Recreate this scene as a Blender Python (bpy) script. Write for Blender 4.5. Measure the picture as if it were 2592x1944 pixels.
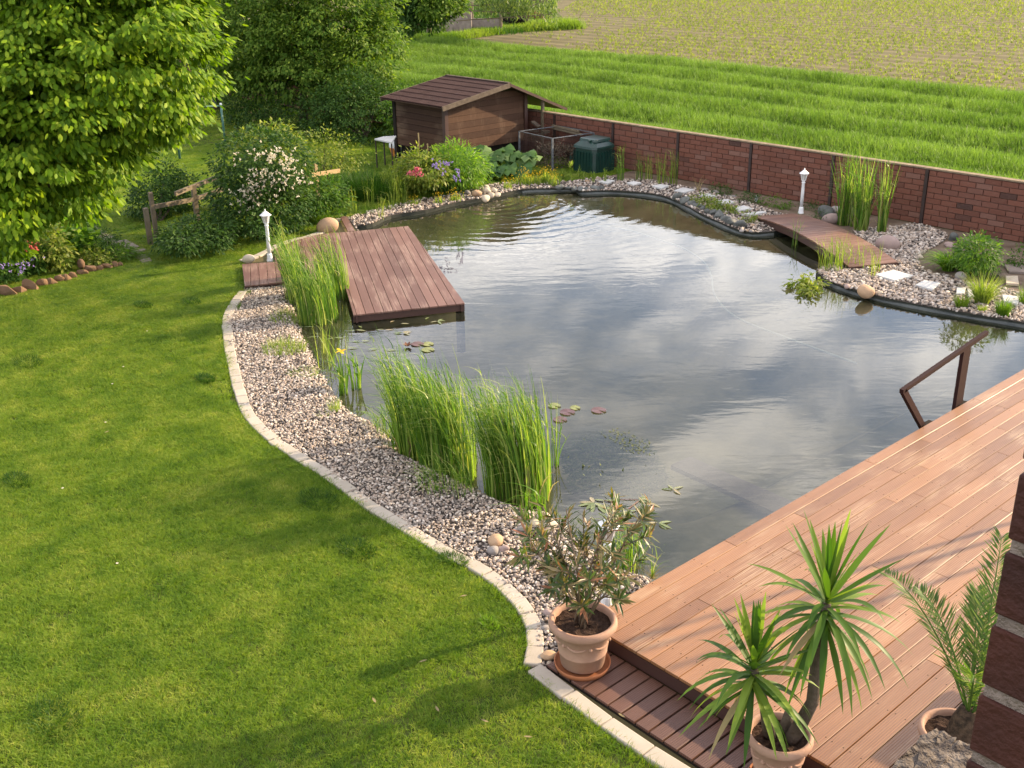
import bpy, bmesh, math, random
import numpy as np
from math import sin, cos, pi, radians, sqrt
from mathutils import Vector, Matrix
from mathutils.geometry import tessellate_polygon

for _o in list(bpy.data.objects):
    bpy.data.objects.remove(_o)
RN = random.Random(11)
NR = np.random.default_rng(11)
sc = bpy.context.scene
COL = sc.collection

# ------------------------------------------------------------------ camera
CAM_Z = 5.6
F_PX, PITCH, ROLL, YAW = 2742.66, 0.392894, -0.0173254, -0.84379
_fw = np.array([cos(PITCH)*sin(YAW), cos(PITCH)*cos(YAW), -sin(PITCH)])
_r = np.array([cos(YAW), -sin(YAW), 0.0]); _u = np.cross(_r, _fw)
CR = cos(ROLL)*_r + sin(ROLL)*_u
CU = -sin(ROLL)*_r + cos(ROLL)*_u
cam_d = bpy.data.cameras.new('camera')
cam_d.sensor_width = 36.0
cam_d.lens = F_PX/2592*36.0
cam_d.clip_start = 0.05
cam_d.clip_end = 2000
cam = bpy.data.objects.new('camera', cam_d); COL.objects.link(cam)
cam.matrix_world = Matrix(((CR[0], CU[0], -_fw[0], 0), (CR[1], CU[1], -_fw[1], 0), (CR[2], CU[2], -_fw[2], CAM_Z), (0, 0, 0, 1)))
sc.camera = cam

# ------------------------------------------------------------------ light
SUN_AZ, SUN_EL = radians(73), radians(21)
S = Vector((cos(SUN_EL)*cos(SUN_AZ), cos(SUN_EL)*sin(SUN_AZ), sin(SUN_EL)))
sun_d = bpy.data.lights.new('sun', 'SUN'); sun_d.energy = 5.0; sun_d.angle = radians(0.6); sun_d.color = (1.0, 0.77, 0.49)
sun = bpy.data.objects.new('sun', sun_d); COL.objects.link(sun)
sun.rotation_euler = S.to_track_quat('Z', 'Y').to_euler()
world = bpy.data.worlds.new('World'); sc.world = world; world.use_nodes = True
sc.view_settings.view_transform = 'Standard'; sc.view_settings.look = 'None'
sc.view_settings.gamma = 1.0; sc.view_settings.use_curve_mapping = False
sc.view_settings.exposure = 1.32

def nd(nt, t, ins=None, **props):
    n = nt.nodes.new(t)
    for k, v in props.items(): setattr(n, k, v)
    for k, v in (ins or {}).items():
        s = n.inputs[k]
        if isinstance(v, bpy.types.NodeSocket): nt.links.new(v, s)
        else: s.default_value = v
    return n
def ramp(nt, fac, stops, interp='LINEAR'):
    n = nd(nt, 'ShaderNodeValToRGB', {'Fac': fac}); e = n.color_ramp.elements; n.color_ramp.interpolation = interp
    while len(e) > 1: e.remove(e[0])
    for i, (p, c) in enumerate(stops):
        x = e[0] if i == 0 else e.new(p)
        x.position = p; x.color = (*c, 1) if len(c) == 3 else c
    return n.outputs['Color']
def mth(nt, op, a, b=0.0, c=None, clamp=False):
    n = nt.nodes.new('ShaderNodeMath'); n.operation = op; n.use_clamp = clamp
    for i, v in enumerate((a, b) if c is None else (a, b, c)):
        if isinstance(v, bpy.types.NodeSocket): nt.links.new(v, n.inputs[i])
        else: n.inputs[i].default_value = v
    return n.outputs[0]
def mixc(nt, f, a, b, mode='MIX'):
    n = nt.nodes.new('ShaderNodeMix'); n.data_type = 'RGBA'; n.blend_type = mode
    for i, v in ((0, f), (6, a), (7, b)):
        if isinstance(v, bpy.types.NodeSocket): nt.links.new(v, n.inputs[i])
        else: n.inputs[i].default_value = (*v, 1) if isinstance(v, tuple) and len(v) == 3 else v
    return n.outputs[2]

# sky: physical blue sky with streaky fair-weather cloud
nt = world.node_tree; nt.nodes.clear()
sky = nd(nt, 'ShaderNodeTexSky', sky_type='NISHITA', sun_disc=False, sun_elevation=SUN_EL, sun_rotation=pi/2 - SUN_AZ, air_density=1.0, dust_density=0.8, ozone_density=3.0)
tc = nd(nt, 'ShaderNodeTexCoord')
sx = nd(nt, 'ShaderNodeSeparateXYZ', {0: tc.outputs['Generated']})
zz = mth(nt, 'ADD', mth(nt, 'MAXIMUM', sx.outputs[2], 0.0), 0.12)
pv = nd(nt, 'ShaderNodeCombineXYZ', {0: mth(nt, 'DIVIDE', sx.outputs[0], zz), 1: mth(nt, 'DIVIDE', sx.outputs[1], zz)})
mp = nd(nt, 'ShaderNodeMapping', {'Vector': pv.outputs[0], 'Rotation': (0, 0, radians(-35)), 'Scale': (1.6, 0.8, 1), 'Location': (0.35, 0.2, 0)})
no = nd(nt, 'ShaderNodeTexNoise', {'Vector': mp.outputs[0], 'Scale': 2.1, 'Detail': 6.0, 'Roughness': 0.56, 'Distortion': 0.5})
cm = ramp(nt, no.outputs['Fac'], [(0.40, (0.10, 0.10, 0.10)), (0.50, (.26, .26, .26)), (0.59, (.56, .56, .56)), (0.70, (.85, .85, .85))])
above = mth(nt, 'SMOOTH_MIN', mth(nt, 'MULTIPLY', mth(nt, 'MAXIMUM', sx.outputs[2], 0.0), 14.0), 1.0, 0.3)
cm = mth(nt, 'MULTIPLY', mth(nt, 'MULTIPLY', cm, 0.85), above)
col = mixc(nt, cm, mixc(nt, 1.0, sky.outputs[0], (1.3, 1.62, 2.0, 1), 'MULTIPLY'), (50.0, 46.0, 42.0))
bg = nd(nt, 'ShaderNodeBackground', {'Color': col, 'Strength': 0.048})
nt.links.new(bg.outputs[0], nd(nt, 'ShaderNodeOutputWorld').inputs[0])

# ------------------------------------------------------------------ picking points on the ground from the surveyed photograph
K = 2592/2212
def RAY(x, y): return _fw + CR*(x*K - 1296)/F_PX - CU*(y*K - 972)/F_PX
def G(x, y, z=0.0):
    d = RAY(x, y); t = (z - CAM_Z)/d[2]
    return Vector((d[0]*t, d[1]*t, z))
def ATD(x, y, dist):
    d = RAY(x, y); d = d/np.linalg.norm(d)*dist
    return Vector((d[0], d[1], d[2] + CAM_Z))
def ONX(x, y, X):
    d = RAY(x, y); t = X/d[0]; return Vector((X, d[1]*t, CAM_Z + d[2]*t))
def ONY(x, y, Y):
    d = RAY(x, y); t = Y/d[1]; return Vector((d[0]*t, Y, CAM_Z + d[2]*t))
def PROJ(P):
    d = np.asarray(P, float) - np.array([0, 0, CAM_Z]); a = d @ _fw
    return (1296 + F_PX*(d @ CR)/a)/K, (972 - F_PX*(d @ CU)/a)/K, a
def zm(ox, oy, w, W=2212):
    return lambda x, y: ((ox + x*w/W)/K, (oy + y*w/W)/K)
A4 = zm(580, 500, 600); B5 = zm(1800, 400, 792); C5 = zm(1380, 380, 620); E4 = zm(860, 280, 600); F3 = zm(340, 380, 560)
S6 = zm(2200, 550, 392, 2098); K7 = zm(1240, 1180, 460, 2008); L2 = zm(0, 480, 420); M5 = zm(864, 648, 864); SH = zm(864, 0, 864)
AD = zm(1592, 1194, 1000); P3 = zm(1300, 1494, 600); H2 = zm(1992, 800, 600); R6 = zm(2000, 400, 300, 2074); X1 = zm(940, 0, 540)
W3 = zm(1320, 240, 260, 1961); T4 = zm(940, 300, 200, 1659); C8 = zm(1728, 1296, 864)
def noise_xy(x, y, s, seed=0):
    v = 0
    for i, (a, b, c) in enumerate(((1, .3, 0), (-.6, 1.1, 2), (.8, -1.3, 4), (1.7, 1.2, 1))):
        v = v + np.sin((x*a + y*b)*s + c + seed*1.7)*np.cos((y*a - x*b)*s*.8 + c*2 + seed)
    return v/2.2

# ------------------------------------------------------------------ object helpers
ORG = {}
ORD = ['first', 'second', 'third', 'fourth', 'fifth', 'sixth', 'seventh', 'eighth', 'ninth', 'tenth', 'eleventh', 'twelfth', 'thirteenth', 'fourteenth', 'fifteenth']
def tag(o, label=None, cat=None, group=None, kind=None):
    if label: o['label'] = label
    if cat: o['category'] = cat
    if group: o['group'] = group
    if kind: o['kind'] = kind
    return o
def thing(name, loc, label, cat, group=None):
    o = bpy.data.objects.new(name, None); COL.objects.link(o); o.location = loc; o.empty_display_size = .1
    ORG[o.name] = Vector(loc)
    return tag(o, label, cat, group)
def raw(name, V, Fc, mat=None, parent=None, smooth=False, loc=None):
    org = ORG[parent.name] if parent is not None else Vector(loc) if loc is not None else Vector((0, 0, 0))
    V = np.asarray(V, float).reshape(-1, 3) - np.array(org)
    me = bpy.data.meshes.new(name)
    if isinstance(Fc, np.ndarray):
        n, k = Fc.shape
        me.vertices.add(len(V)); me.vertices.foreach_set('co', V.ravel())
        me.loops.add(n*k); me.loops.foreach_set('vertex_index', Fc.ravel().astype(np.int32))
        me.polygons.add(n); me.polygons.foreach_set('loop_start', np.arange(0, n*k, k, dtype=np.int32))
        me.polygons.foreach_set('loop_total', np.full(n, k, dtype=np.int32)); me.update(calc_edges=True)
    else:
        me.from_pydata(V.tolist(), [], Fc); me.update()
    if smooth: me.polygons.foreach_set('use_smooth', [True]*len(me.polygons))
    if mat: me.materials.append(mat)
    o = bpy.data.objects.new(name, me); COL.objects.link(o)
    if parent is not None: o.parent = parent
    else: o.location = org
    ORG[o.name] = org
    return o
class MB:
    def __init__(s): s.v = []; s.f = []
    def add(s, v, f):
        b = len(s.v); s.v += [tuple(p) for p in v]; s.f += [tuple(i + b for i in q) for q in f]; return s
    def box(s, c, size, rz=0.0, M=None):
        x, y, z = size[0]/2, size[1]/2, size[2]/2
        R = M or Matrix.Rotation(rz, 3, 'Z'); c = Vector(c)
        v = [c + R @ Vector((a*x, b*y, d*z)) for d in (-1, 1) for a, b in ((-1, -1), (1, -1), (1, 1), (-1, 1))]
        return s.add(v, [(3, 2, 1, 0), (4, 5, 6, 7), (0, 1, 5, 4), (1, 2, 6, 5), (2, 3, 7, 6), (3, 0, 4, 7)])
    def beam(s, a, b, w, h):
        a = Vector(a); b = Vector(b); d = b - a; X = d.normalized()
        Y = Vector((0, 0, 1)).cross(X); Y = Y.normalized() if Y.length > 1e-4 else Vector((0, 1, 0)); Zv = X.cross(Y)
        M = Matrix((X, Y, Zv)).transposed()
        return s.box((a + b)/2, (d.length, w, h), M=M)
    def prism(s, poly, z0, z1, cham=0.0):
        n = len(poly)
        A = sum(poly[i][0]*poly[(i+1) % n][1] - poly[(i+1) % n][0]*poly[i][1] for i in range(n))
        if A < 0: poly = poly[::-1]
        v = [(p[0], p[1], z0) for p in poly] + [(p[0], p[1], z1) for p in poly]
        f = [tuple(range(n))[::-1], tuple(range(n, 2*n))] + [(i, (i+1) % n, n + (i+1) % n, n + i) for i in range(n)]
        return s.add(v, f)
    def tube(s, pts, rad, n=6, cap=True):
        pts = [Vector(p) for p in pts]; m = len(pts)
        if not hasattr(rad, '__len__'): rad = [rad]*m
        v = []; ref = Vector((0.31, 0.17, 0.93))
        for i, p in enumerate(pts):
            d = (pts[min(i+1, m-1)] - pts[max(i-1, 0)]).normalized()
            a = d.cross(ref); a = a.normalized() if a.length > 1e-3 else d.orthogonal().normalized(); b = d.cross(a)
            v += [p + (a*cos(2*pi*k/n) + b*sin(2*pi*k/n))*rad[i] for k in range(n)]
        f = [(i*n + k, i*n + (k+1) % n, (i+1)*n + (k+1) % n, (i+1)*n + k) for i in range(m-1) for k in range(n)]
        if cap: f += [tuple(range(n))[::-1], tuple(range((m-1)*n, m*n))]
        return s.add(v, f)
    def lathe(s, c, prof, n=16, rot=0.0, cap=True):
        c = Vector(c)
        v = [c + Vector((r*cos(rot + 2*pi*k/n), r*sin(rot + 2*pi*k/n), z)) for r, z in prof for k in range(n)]
        m = len(prof)
        f = [(i*n + k, i*n + (k+1) % n, (i+1)*n + (k+1) % n, (i+1)*n + k) for i in range(m-1) for k in range(n)]
        if cap: f += [tuple(range(n))[::-1], tuple(range((m-1)*n, m*n))]
        return s.add(v, f)
    def obj(s, name, mat, parent=None, smooth=False, loc=None): return raw(name, s.v, s.f, mat, parent, smooth, loc)
def bevel(o, w, seg=1):
    b = o.modifiers.new('bevel', 'BEVEL'); b.width = w; b.segments = seg; b.limit_method = 'ANGLE'; b.angle_limit = radians(40); return o
def sheet(name, poly, z, mat, holes=(), kind='structure'):
    loops = [[Vector((p[0], p[1], 0)) for p in l] for l in ([poly] + list(holes))]
    tri = tessellate_polygon(loops); fl = [p for l in loops for p in l]
    V = [(p.x, p.y, z) for p in fl]; F = []
    for a, b, c in tri:
        cr = (fl[b]-fl[a]).cross(fl[c]-fl[a]).z
        F.append((a, b, c) if cr > 0 else (a, c, b))
    return tag(raw(name, V, F, mat), kind=kind)
def smooth_path(pts, n=4, closed=False):
    P = [Vector((p[0], p[1], p[2] if len(p) > 2 else 0)) for p in pts]; out = []; m = len(P)
    for i in range(m if closed else m-1):
        p0 = P[(i-1) % m] if closed or i > 0 else P[0]; p1 = P[i]; p2 = P[(i+1) % m]; p3 = P[(i+2) % m] if closed or i+2 < m else P[-1]
        for k in range(n):
            t = k/n
            out.append(0.5*((2*p1) + (p2-p0)*t + (2*p0-5*p1+4*p2-p3)*t*t + (3*p1-p0-3*p2+p3)*t**3))
    if not closed: out.append(P[-1])
    return out
def resample(path, step):
    P = np.array([tuple(p) for p in path]); L = np.r_[0, np.cumsum(np.linalg.norm(np.diff(P, axis=0), axis=1))]
    n = max(1, int(round(L[-1]/step))); t = np.linspace(0, L[-1], n+1)
    return [Vector(tuple(np.interp(q, L, P[:, i]) for i in range(3))) for q in t]
def inside(px, py, poly):
    px = np.asarray(px); py = np.asarray(py); r = np.zeros(px.shape, bool); n = len(poly)
    for i in range(n):
        x1, y1 = poly[i][0], poly[i][1]; x2, y2 = poly[(i+1) % n][0], poly[(i+1) % n][1]
        if y1 == y2: continue
        c = ((y1 > py) != (y2 > py)) & (px < (x2-x1)*(py-y1)/(y2-y1) + x1)
        r ^= c
    return r
def dist_poly(px, py, poly, closed=True):
    d = np.full(px.shape, 1e9); n = len(poly)
    for i in range(n if closed else n-1):
        x1, y1 = poly[i][0], poly[i][1]; x2, y2 = poly[(i+1) % n][0], poly[(i+1) % n][1]
        L = (x2-x1)**2 + (y2-y1)**2 + 1e-12
        t = np.clip(((px-x1)*(x2-x1) + (py-y1)*(y2-y1))/L, 0, 1)
        d = np.minimum(d, np.hypot(px - x1 - t*(x2-x1), py - y1 - t*(y2-y1)))
    return d
def in_view(P, m=60):
    d = P - np.array([0, 0, CAM_Z]); a = d @ _fw
    x = (1296 + F_PX*(d @ CR)/np.maximum(a, .01))/K; y = (972 - F_PX*(d @ CU)/np.maximum(a, .01))/K
    return (a > .3) & (x > -m) & (x < 2212 + m) & (y > -m) & (y < 1659 + m*2), a

# ------------------------------------------------------------------ materials
def newmat(name):
    m = bpy.data.materials.new(name); m.use_nodes = True; m.node_tree.nodes.clear(); return m, m.node_tree
def out(nt, sh): nt.links.new(sh, nd(nt, 'ShaderNodeOutputMaterial').inputs[0])
def pos(nt): return nd(nt, 'ShaderNodeNewGeometry').outputs['Position']
def mapped(nt, v, scale=(1, 1, 1), rot=(0, 0, 0)): return nd(nt, 'ShaderNodeMapping', {'Vector': v, 'Scale': scale, 'Rotation': rot}).outputs[0]
def noise(nt, v, scale, detail=3.0, rough=.55, dist=0.0): return nd(nt, 'ShaderNodeTexNoise', {'Vector': v, 'Scale': scale, 'Detail': detail, 'Roughness': rough, 'Distortion': dist}).outputs['Fac']
def rnd(nt, mode): return nd(nt, 'ShaderNodeObjectInfo').outputs['Random'] if mode == 'object' else nd(nt, 'ShaderNodeNewGeometry').outputs['Random Per Island']
def pbsdf(nt, col, rough=.8, spec=.3, normal=None, **kw):
    ins = {'Base Color': (*col, 1) if isinstance(col, tuple) and len(col) == 3 else col, 'Roughness': rough, 'Specular IOR Level': spec}
    if normal is not None: ins['Normal'] = normal
    ins.update(kw); return nd(nt, 'ShaderNodeBsdfPrincipled', ins).outputs[0]
def bump(nt, h, strength=.5, dist=.02): return nd(nt, 'ShaderNodeBump', {'Height': h, 'Strength': strength, 'Distance': dist}).outputs[0]
def simple(name, a, b=None, rough=.8, spec=.3, scale=6, r=None, bs=0.0, bscale=40, metal=0.0, contrast=(.35, .65)):
    """surface whose colour wanders between a and b by noise, and per piece when r is set"""
    m, nt = newmat(name); b = b or tuple(x*.75 for x in a); p = pos(nt)
    f = noise(nt, p, scale, 5.0)
    f = ramp(nt, f, [(contrast[0], (0, 0, 0)), (contrast[1], (1, 1, 1))])
    if r: f = mth(nt, 'ADD', mth(nt, 'MULTIPLY', f, .45), mth(nt, 'MULTIPLY', rnd(nt, r), .55))
    c = mixc(nt, f, a, b)
    nr = bump(nt, noise(nt, p, bscale, 4.0), bs, .02) if bs else None
    out(nt, pbsdf(nt, c, rough, spec, nr, Metallic=metal)); return m
def leafmat(name, stops, transl=.45, rough=.5, spec=.25, r='island', tcol=(1.25, 1.35, .45), patch=None):
    m, nt = newmat(name)
    f = rnd(nt, r)
    if patch: f = mth(nt, 'ADD', mth(nt, 'MULTIPLY', f, 1-patch[1]), mth(nt, 'MULTIPLY', ramp(nt, noise(nt, pos(nt), patch[0], 3.0), [(.36, (0, 0, 0)), (.64, (1, 1, 1))]), patch[1]))
    c = ramp(nt, f, stops)
    tc_ = mixc(nt, 1.0, c, (*tcol, 1), 'MULTIPLY')
    d = pbsdf(nt, c, rough, spec); t = nd(nt, 'ShaderNodeBsdfTranslucent', {'Color': tc_}).outputs[0]
    mx = nd(nt, 'ShaderNodeMixShader', {0: transl, 1: d, 2: t}); out(nt, mx.outputs[0]); return m
def woodmat(name, a, b, axis_rot=0.0, rough=.6, spec=.35, pale=None, r='object', grain=(1.2, 26, 26), paleamt=.5, pale_lo=.55, ribs=None):
    """boards that run along the local X direction turned by axis_rot; pale = worn greyish patches"""
    m, nt = newmat(name); p = pos(nt)
    # rotate the lookup so that the grain follows the board
    rp = nd(nt, 'ShaderNodeVectorRotate', {'Vector': p, 'Axis': (0, 0, 1), 'Angle': -axis_rot}).outputs[0]
    g = noise(nt, mapped(nt, rp, grain), 1.0, 6.0, .6)
    dirt = ramp(nt, noise(nt, mapped(nt, rp, (.55, 1.3, 1)), 1.0, 4.0, .6), [(.3, (0, 0, 0)), (.7, (1, 1, 1))])
    k = mth(nt, 'ADD', mth(nt, 'ADD', mth(nt, 'MULTIPLY', g, .40), mth(nt, 'MULTIPLY', rnd(nt, r), .38)), mth(nt, 'MULTIPLY', dirt, .20))
    c = mixc(nt, ramp(nt, k, [(.28, (0, 0, 0)), (.72, (1, 1, 1))]), a, b)
    if pale:
        w = noise(nt, mapped(nt, rp, (.9, 2.6, 1)), 1.0, 4.0, .6); st = noise(nt, mapped(nt, rp, (2.0, 70, 5)), 1.0, 3.0)
        w = mth(nt, 'MULTIPLY', ramp(nt, w, [(pale_lo, (0, 0, 0)), (pale_lo + .13, (1, 1, 1))]), ramp(nt, st, [(.42, (0, 0, 0)), (.6, (1, 1, 1))]))
        c = mixc(nt, mth(nt, 'MULTIPLY', w, paleamt), c, pale)
    h = mth(nt, 'MULTIPLY', g, .4)
    if ribs:
        sy = nd(nt, 'ShaderNodeSeparateXYZ', {0: rp}).outputs[1]
        rb = mth(nt, 'SINE', mth(nt, 'MULTIPLY', sy, 2*pi/ribs))
        h = mth(nt, 'ADD', h, mth(nt, 'MULTIPLY', rb, .35))
        c = mixc(nt, mth(nt, 'MULTIPLY', mth(nt, 'SUBTRACT', .6, rb, None, True), .3), c, mixc(nt, 1.0, c, (.55, .5, .48, 1), 'MULTIPLY'))
    out(nt, pbsdf(nt, c, rough, spec, bump(nt, h, .35, .012))); return m

def grasscol(stops): return stops
M = {}
M['earth'] = simple('earth', (.11, .078, .055), (.19, .145, .11), .95, .1, 3.0, bs=.6, bscale=60)
M['lawn'] = simple('lawn_soil', (.035, .06, .012), (.09, .10, .025), .95, .1, 2.0, bs=.4)
def soilmat():
    m, nt = newmat('field_soil'); p = pos(nt); c = mixc(nt, ramp(nt, noise(nt, p, .6, 5.0), [(.35, (0, 0, 0)), (.65, (1, 1, 1))]), (.120, .103, .048), (.165, .142, .074))
    sy = nd(nt, 'ShaderNodeSeparateXYZ', {0: p}).outputs[1]; wob = mth(nt, 'MULTIPLY', noise(nt, p, .25, 2.0), .8)
    w = mth(nt, 'SINE', mth(nt, 'MULTIPLY', mth(nt, 'ADD', sy, wob), 2*pi/1.5)); w = ramp(nt, w, [(.0, (.55, .55, .55)), (.75, (1, 1, 1))])
    c = mixc(nt, .6, c, mixc(nt, 1.0, c, w, 'MULTIPLY')); out(nt, pbsdf(nt, c, .95, .1, bump(nt, noise(nt, p, 14, 4.0), .5, .02))); return m
M['field_soil'] = soilmat()
M['pit'] = simple('pond_liner_bed', (.14, .135, .075), (.32, .28, .17), .9, .1, 1.2, bs=.4, bscale=8)
M['gravel_base'] = simple('gravel_base', (.05, .043, .038), (.12, .10, .09), .95, .1, 30, bs=.8, bscale=90)
M['liner'] = simple('pond_liner', (.035, .042, .043), (.07, .078, .074), .55, .4, 5, bs=.3)
M['kerb'] = simple('kerb_stone', (.33, .29, .24), (.42, .37, .31), .9, .2, 5, r='object', bs=.12, bscale=120)
M['slab'] = simple('pale_slab', (.44, .44, .43), (.55, .54, .52), .85, .25, 6, r='object', bs=.15, bscale=80)
M['darkslab'] = simple('worn_slab', (.16, .13, .11), (.27, .22, .19), .9, .2, 6, r='object', bs=.4)
M['boulder_tan'] = simple('tan_boulder', (.42, .28, .17), (.30, .20, .13), .8, .25, 9, r='object', bs=.25, bscale=30)
M['boulder_grey'] = simple('grey_boulder', (.30, .27, .25), (.20, .18, .17), .85, .2, 8, r='object', bs=.3, bscale=30)
M['boulder_pink'] = simple('pinkish_boulder', (.36, .27, .24), (.27, .20, .18), .85, .2, 8, r='object', bs=.3, bscale=30)
M['boulder_cream'] = simple('cream_boulder', (.52, .44, .34), (.40, .33, .25), .8, .25, 8, r='object', bs=.25, bscale=30)
M['slate'] = simple('slate_rock', (.13, .135, .125), (.055, .06, .058), .7, .35, 9, r='object', bs=.6, bscale=18)
M['sandstone'] = simple('sandstone', (.22, .13, .07), (.13, .08, .05), .9, .2, 6, r='object', bs=.5, bscale=30)
M['white'] = simple('white_paint', (.78, .78, .79), (.70, .70, .71), .4, .5, 8)
M['lampglass'] = simple('lamp_glass', (.50, .48, .44), (.44, .42, .38), .15, .6, 8)
M['metal'] = simple('galvanised_metal', (.15, .16, .17), (.085, .09, .10), .5, .3, 12)
M['green_metal'] = simple('green_metal', (.06, .16, .13), (.04, .11, .09), .5, .4, 12)
M['green_plastic'] = simple('green_plastic', (.008, .038, .030), (.005, .025, .020), .34, .5, 5)
M['dark_steel'] = simple('dark_steel', (.045, .026, .022), (.028, .018, .016), .6, .4, 8)
M['terracotta'] = simple('terracotta', (.36, .22, .155), (.30, .175, .12), .8, .25, 7, bs=.12, bscale=70)
M['saucer'] = simple('saucer_clay', (.33, .12, .05), (.27, .10, .04), .75, .3, 7)
M['potsoil'] = simple('pot_soil', (.028, .016, .011), (.06, .036, .026), .95, .1, 30, bs=1.0, bscale=70)
M['skirt'] = simple('pond_wall', (.016, .019, .016), (.035, .037, .028), .8, .2, 3)
M['bark'] = simple('bark', (.13, .10, .075), (.07, .055, .04), .95, .1, 8, bs=.8, bscale=30)
M['palebark'] = simple('pale_bark', (.24, .19, .14), (.14, .11, .08), .95, .1, 8, bs=.8, bscale=30)
M['oldwood'] = simple('weathered_wood', (.20, .16, .11), (.12, .095, .065), .85, .2, 7, r='object', bs=.4)
M['sunlit_tone_wood'] = simple('sunlit_tone_pine', (.42, .30, .15), (.32, .22, .11), .8, .2, 7, r='object', bs=.3)  # sunlight on the short rail piece is put into the wood colour
M['concrete'] = simple('concrete', (.30, .25, .22), (.21, .17, .15), .9, .2, 4, bs=.4)
M['render'] = simple('rough_render', (.17, .145, .125), (.075, .062, .055), .95, .1, 45, bs=1.0, bscale=70)
M['shingle'] = simple('roof_shingle', (.034, .017, .015), (.052, .028, .024), .95, .12, 9, r='object', bs=.5, bscale=60)
M['trim'] = simple('weathered_trim', (.15, .115, .085), (.06, .045, .035), .9, .15, 9, r='object', bs=.5)
M['black'] = simple('dark_gap', (.015, .012, .010), (.02, .016, .013), .9, .1, 5)
M['deck'] = woodmat('deck_board', (.165, .072, .027), (.31, .150, .062), pi/2, .40, .5, pale=(.46, .32, .19), paleamt=.6, pale_lo=.54, ribs=.018)
M['step'] = woodmat('step_board', (.080, .037, .026), (.125, .060, .042), pi/2, .5, .4, pale=(.34, .22, .16), paleamt=.35, pale_lo=.6, ribs=.018)  # base colour darkened to stand in for shade lying on the step
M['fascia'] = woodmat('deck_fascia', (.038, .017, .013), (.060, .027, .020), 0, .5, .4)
M['jetty'] = woodmat('jetty_board', (.10, .047, .035), (.165, .085, .064), radians(151), .55, .35, pale=(.33, .23, .185), paleamt=.6, pale_lo=.48)
M['bridge'] = woodmat('bridge_plank', (.11, .050, .032), (.18, .090, .058), radians(62), .5, .4, pale=(.44, .28, .2), paleamt=.4)
M['rail'] = woodmat('handrail_wood', (.022, .008, .007), (.032, .012, .010), pi/2, .7, .15)
M['siding'] = woodmat('shed_siding', (.038, .018, .011), (.085, .043, .025), 0, .8, .2, pale=(.20, .135, .09), paleamt=.4, pale_lo=.5)
def brickmat(name, r):
    m, nt = newmat(name); p = pos(nt); f = rnd(nt, r)
    c = ramp(nt, f, [(0, (.05, .034, .030)), (.04, (.13, .056, .040)), (.3, (.155, .063, .043)), (.6, (.172, .072, .050)), (.85, (.145, .065, .048)), (1, (.19, .098, .074))])
    n1 = noise(nt, p, 18, 5.0); c = mixc(nt, mth(nt, 'MULTIPLY', ramp(nt, n1, [(.5, (0, 0, 0)), (.75, (1, 1, 1))]), .3), c, (.18, .11, .085))
    out(nt, pbsdf(nt, c, .9, .15, bump(nt, noise(nt, p, 60, 4.0), .5, .01))); return m
M['brick'] = brickmat('wall_brick', 'object'); M['brick_far'] = brickmat('far_wall_brick', 'island')
M['mortar'] = simple('mortar', (.13, .075, .055), (.18, .115, .088), .95, .1, 8, bs=.4)
M['coping'] = simple('wall_coping', (.26, .20, .13), (.15, .11, .075), .9, .15, 6, bs=.3)
M['pillarbrick'] = simple('pillar_brick', (.075, .022, .013), (.030, .011, .009), .75, .3, 9, r='object', bs=.4, bscale=90)
M['pillarmortar'] = simple('pillar_mortar', (.30, .24, .20), (.2, .16, .13), .95, .1, 30, bs=.8, bscale=150)
def pebblemat():
    m, nt = newmat('pebble'); f = rnd(nt, 'object')
    c = ramp(nt, f, [(0, (.09, .078, .070)), (.15, (.20, .17, .145)), (.36, (.33, .27, .225)), (.52, (.29, .215, .165)), (.70, (.50, .41, .33)), (.86, (.38, .335, .30)), (1, (.68, .60, .52))], 'LINEAR')
    out(nt, pbsdf(nt, c, .75, .3)); return m
M['pebble'] = pebblemat()
# grass and leaves
M['lawngrass'] = leafmat('lawn_grass', [(0, (.055, .125, .016)), (.3, (.125, .225, .024)), (.7, (.23, .315, .040)), (1, (.42, .43, .11))], .5, .55, .2, 'object', (1.2, 1.25, .4), patch=(1.7, .34))
M['darkgrass'] = leafmat('dark_tussock', [(0, (.018, .060, .008)), (1, (.05, .115, .014))], .45, .5, .2)
M['crop'] = leafmat('cereal_crop', [(0, (.07, .135, .020)), (.5, (.13, .22, .038)), (1, (.21, .31, .070))], .45, .5, .2, 'object', (1.1, 1.2, .5), patch=(.3, .4))
M['seedling'] = leafmat('maize_seedling', [(0, (.11, .16, .025)), (1, (.26, .29, .06))], .5, .5, .2, 'object')
M['wildgrass'] = leafmat('verge_grass', [(0, (.05, .12, .015)), (.5, (.11, .2, .02)), (1, (.24, .3, .05))], .5, .5, .2, 'object', patch=(.4, .4))
M['maple'] = leafmat('maple_leaf', [(0, (.06, .125, .008)), (.5, (.13, .23, .012)), (1, (.26, .35, .025))], .42, .55, .15)
M['pear'] = leafmat('orchard_leaf', [(0, (.045, .10, .013)), (.5, (.095, .17, .022)), (1, (.19, .26, .04))], .4, .55, .12)
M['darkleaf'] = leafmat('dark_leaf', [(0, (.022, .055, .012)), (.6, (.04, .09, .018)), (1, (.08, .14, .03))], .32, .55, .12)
M['hedge'] = leafmat('hedge_leaf', [(0, (.03, .08, .012)), (.6, (.06, .13, .02)), (1, (.12, .20, .03))], .4, .55, .12)
M['yellowleaf'] = leafmat('yellow_green_leaf', [(0, (.08, .14, .015)), (.5, (.16, .21, .03)), (1, (.28, .29, .07))], .45, .5, .2)
M['brightleaf'] = leafmat('bright_leaf', [(0, (.07, .17, .015)), (.5, (.13, .26, .02)), (1, (.23, .34, .04))], .5, .45, .25)
M['willow'] = leafmat('willow_leaf', [(0, (.06, .11, .03)), (.5, (.11, .17, .05)), (1, (.22, .27, .10))], .45, .45, .3)
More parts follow.
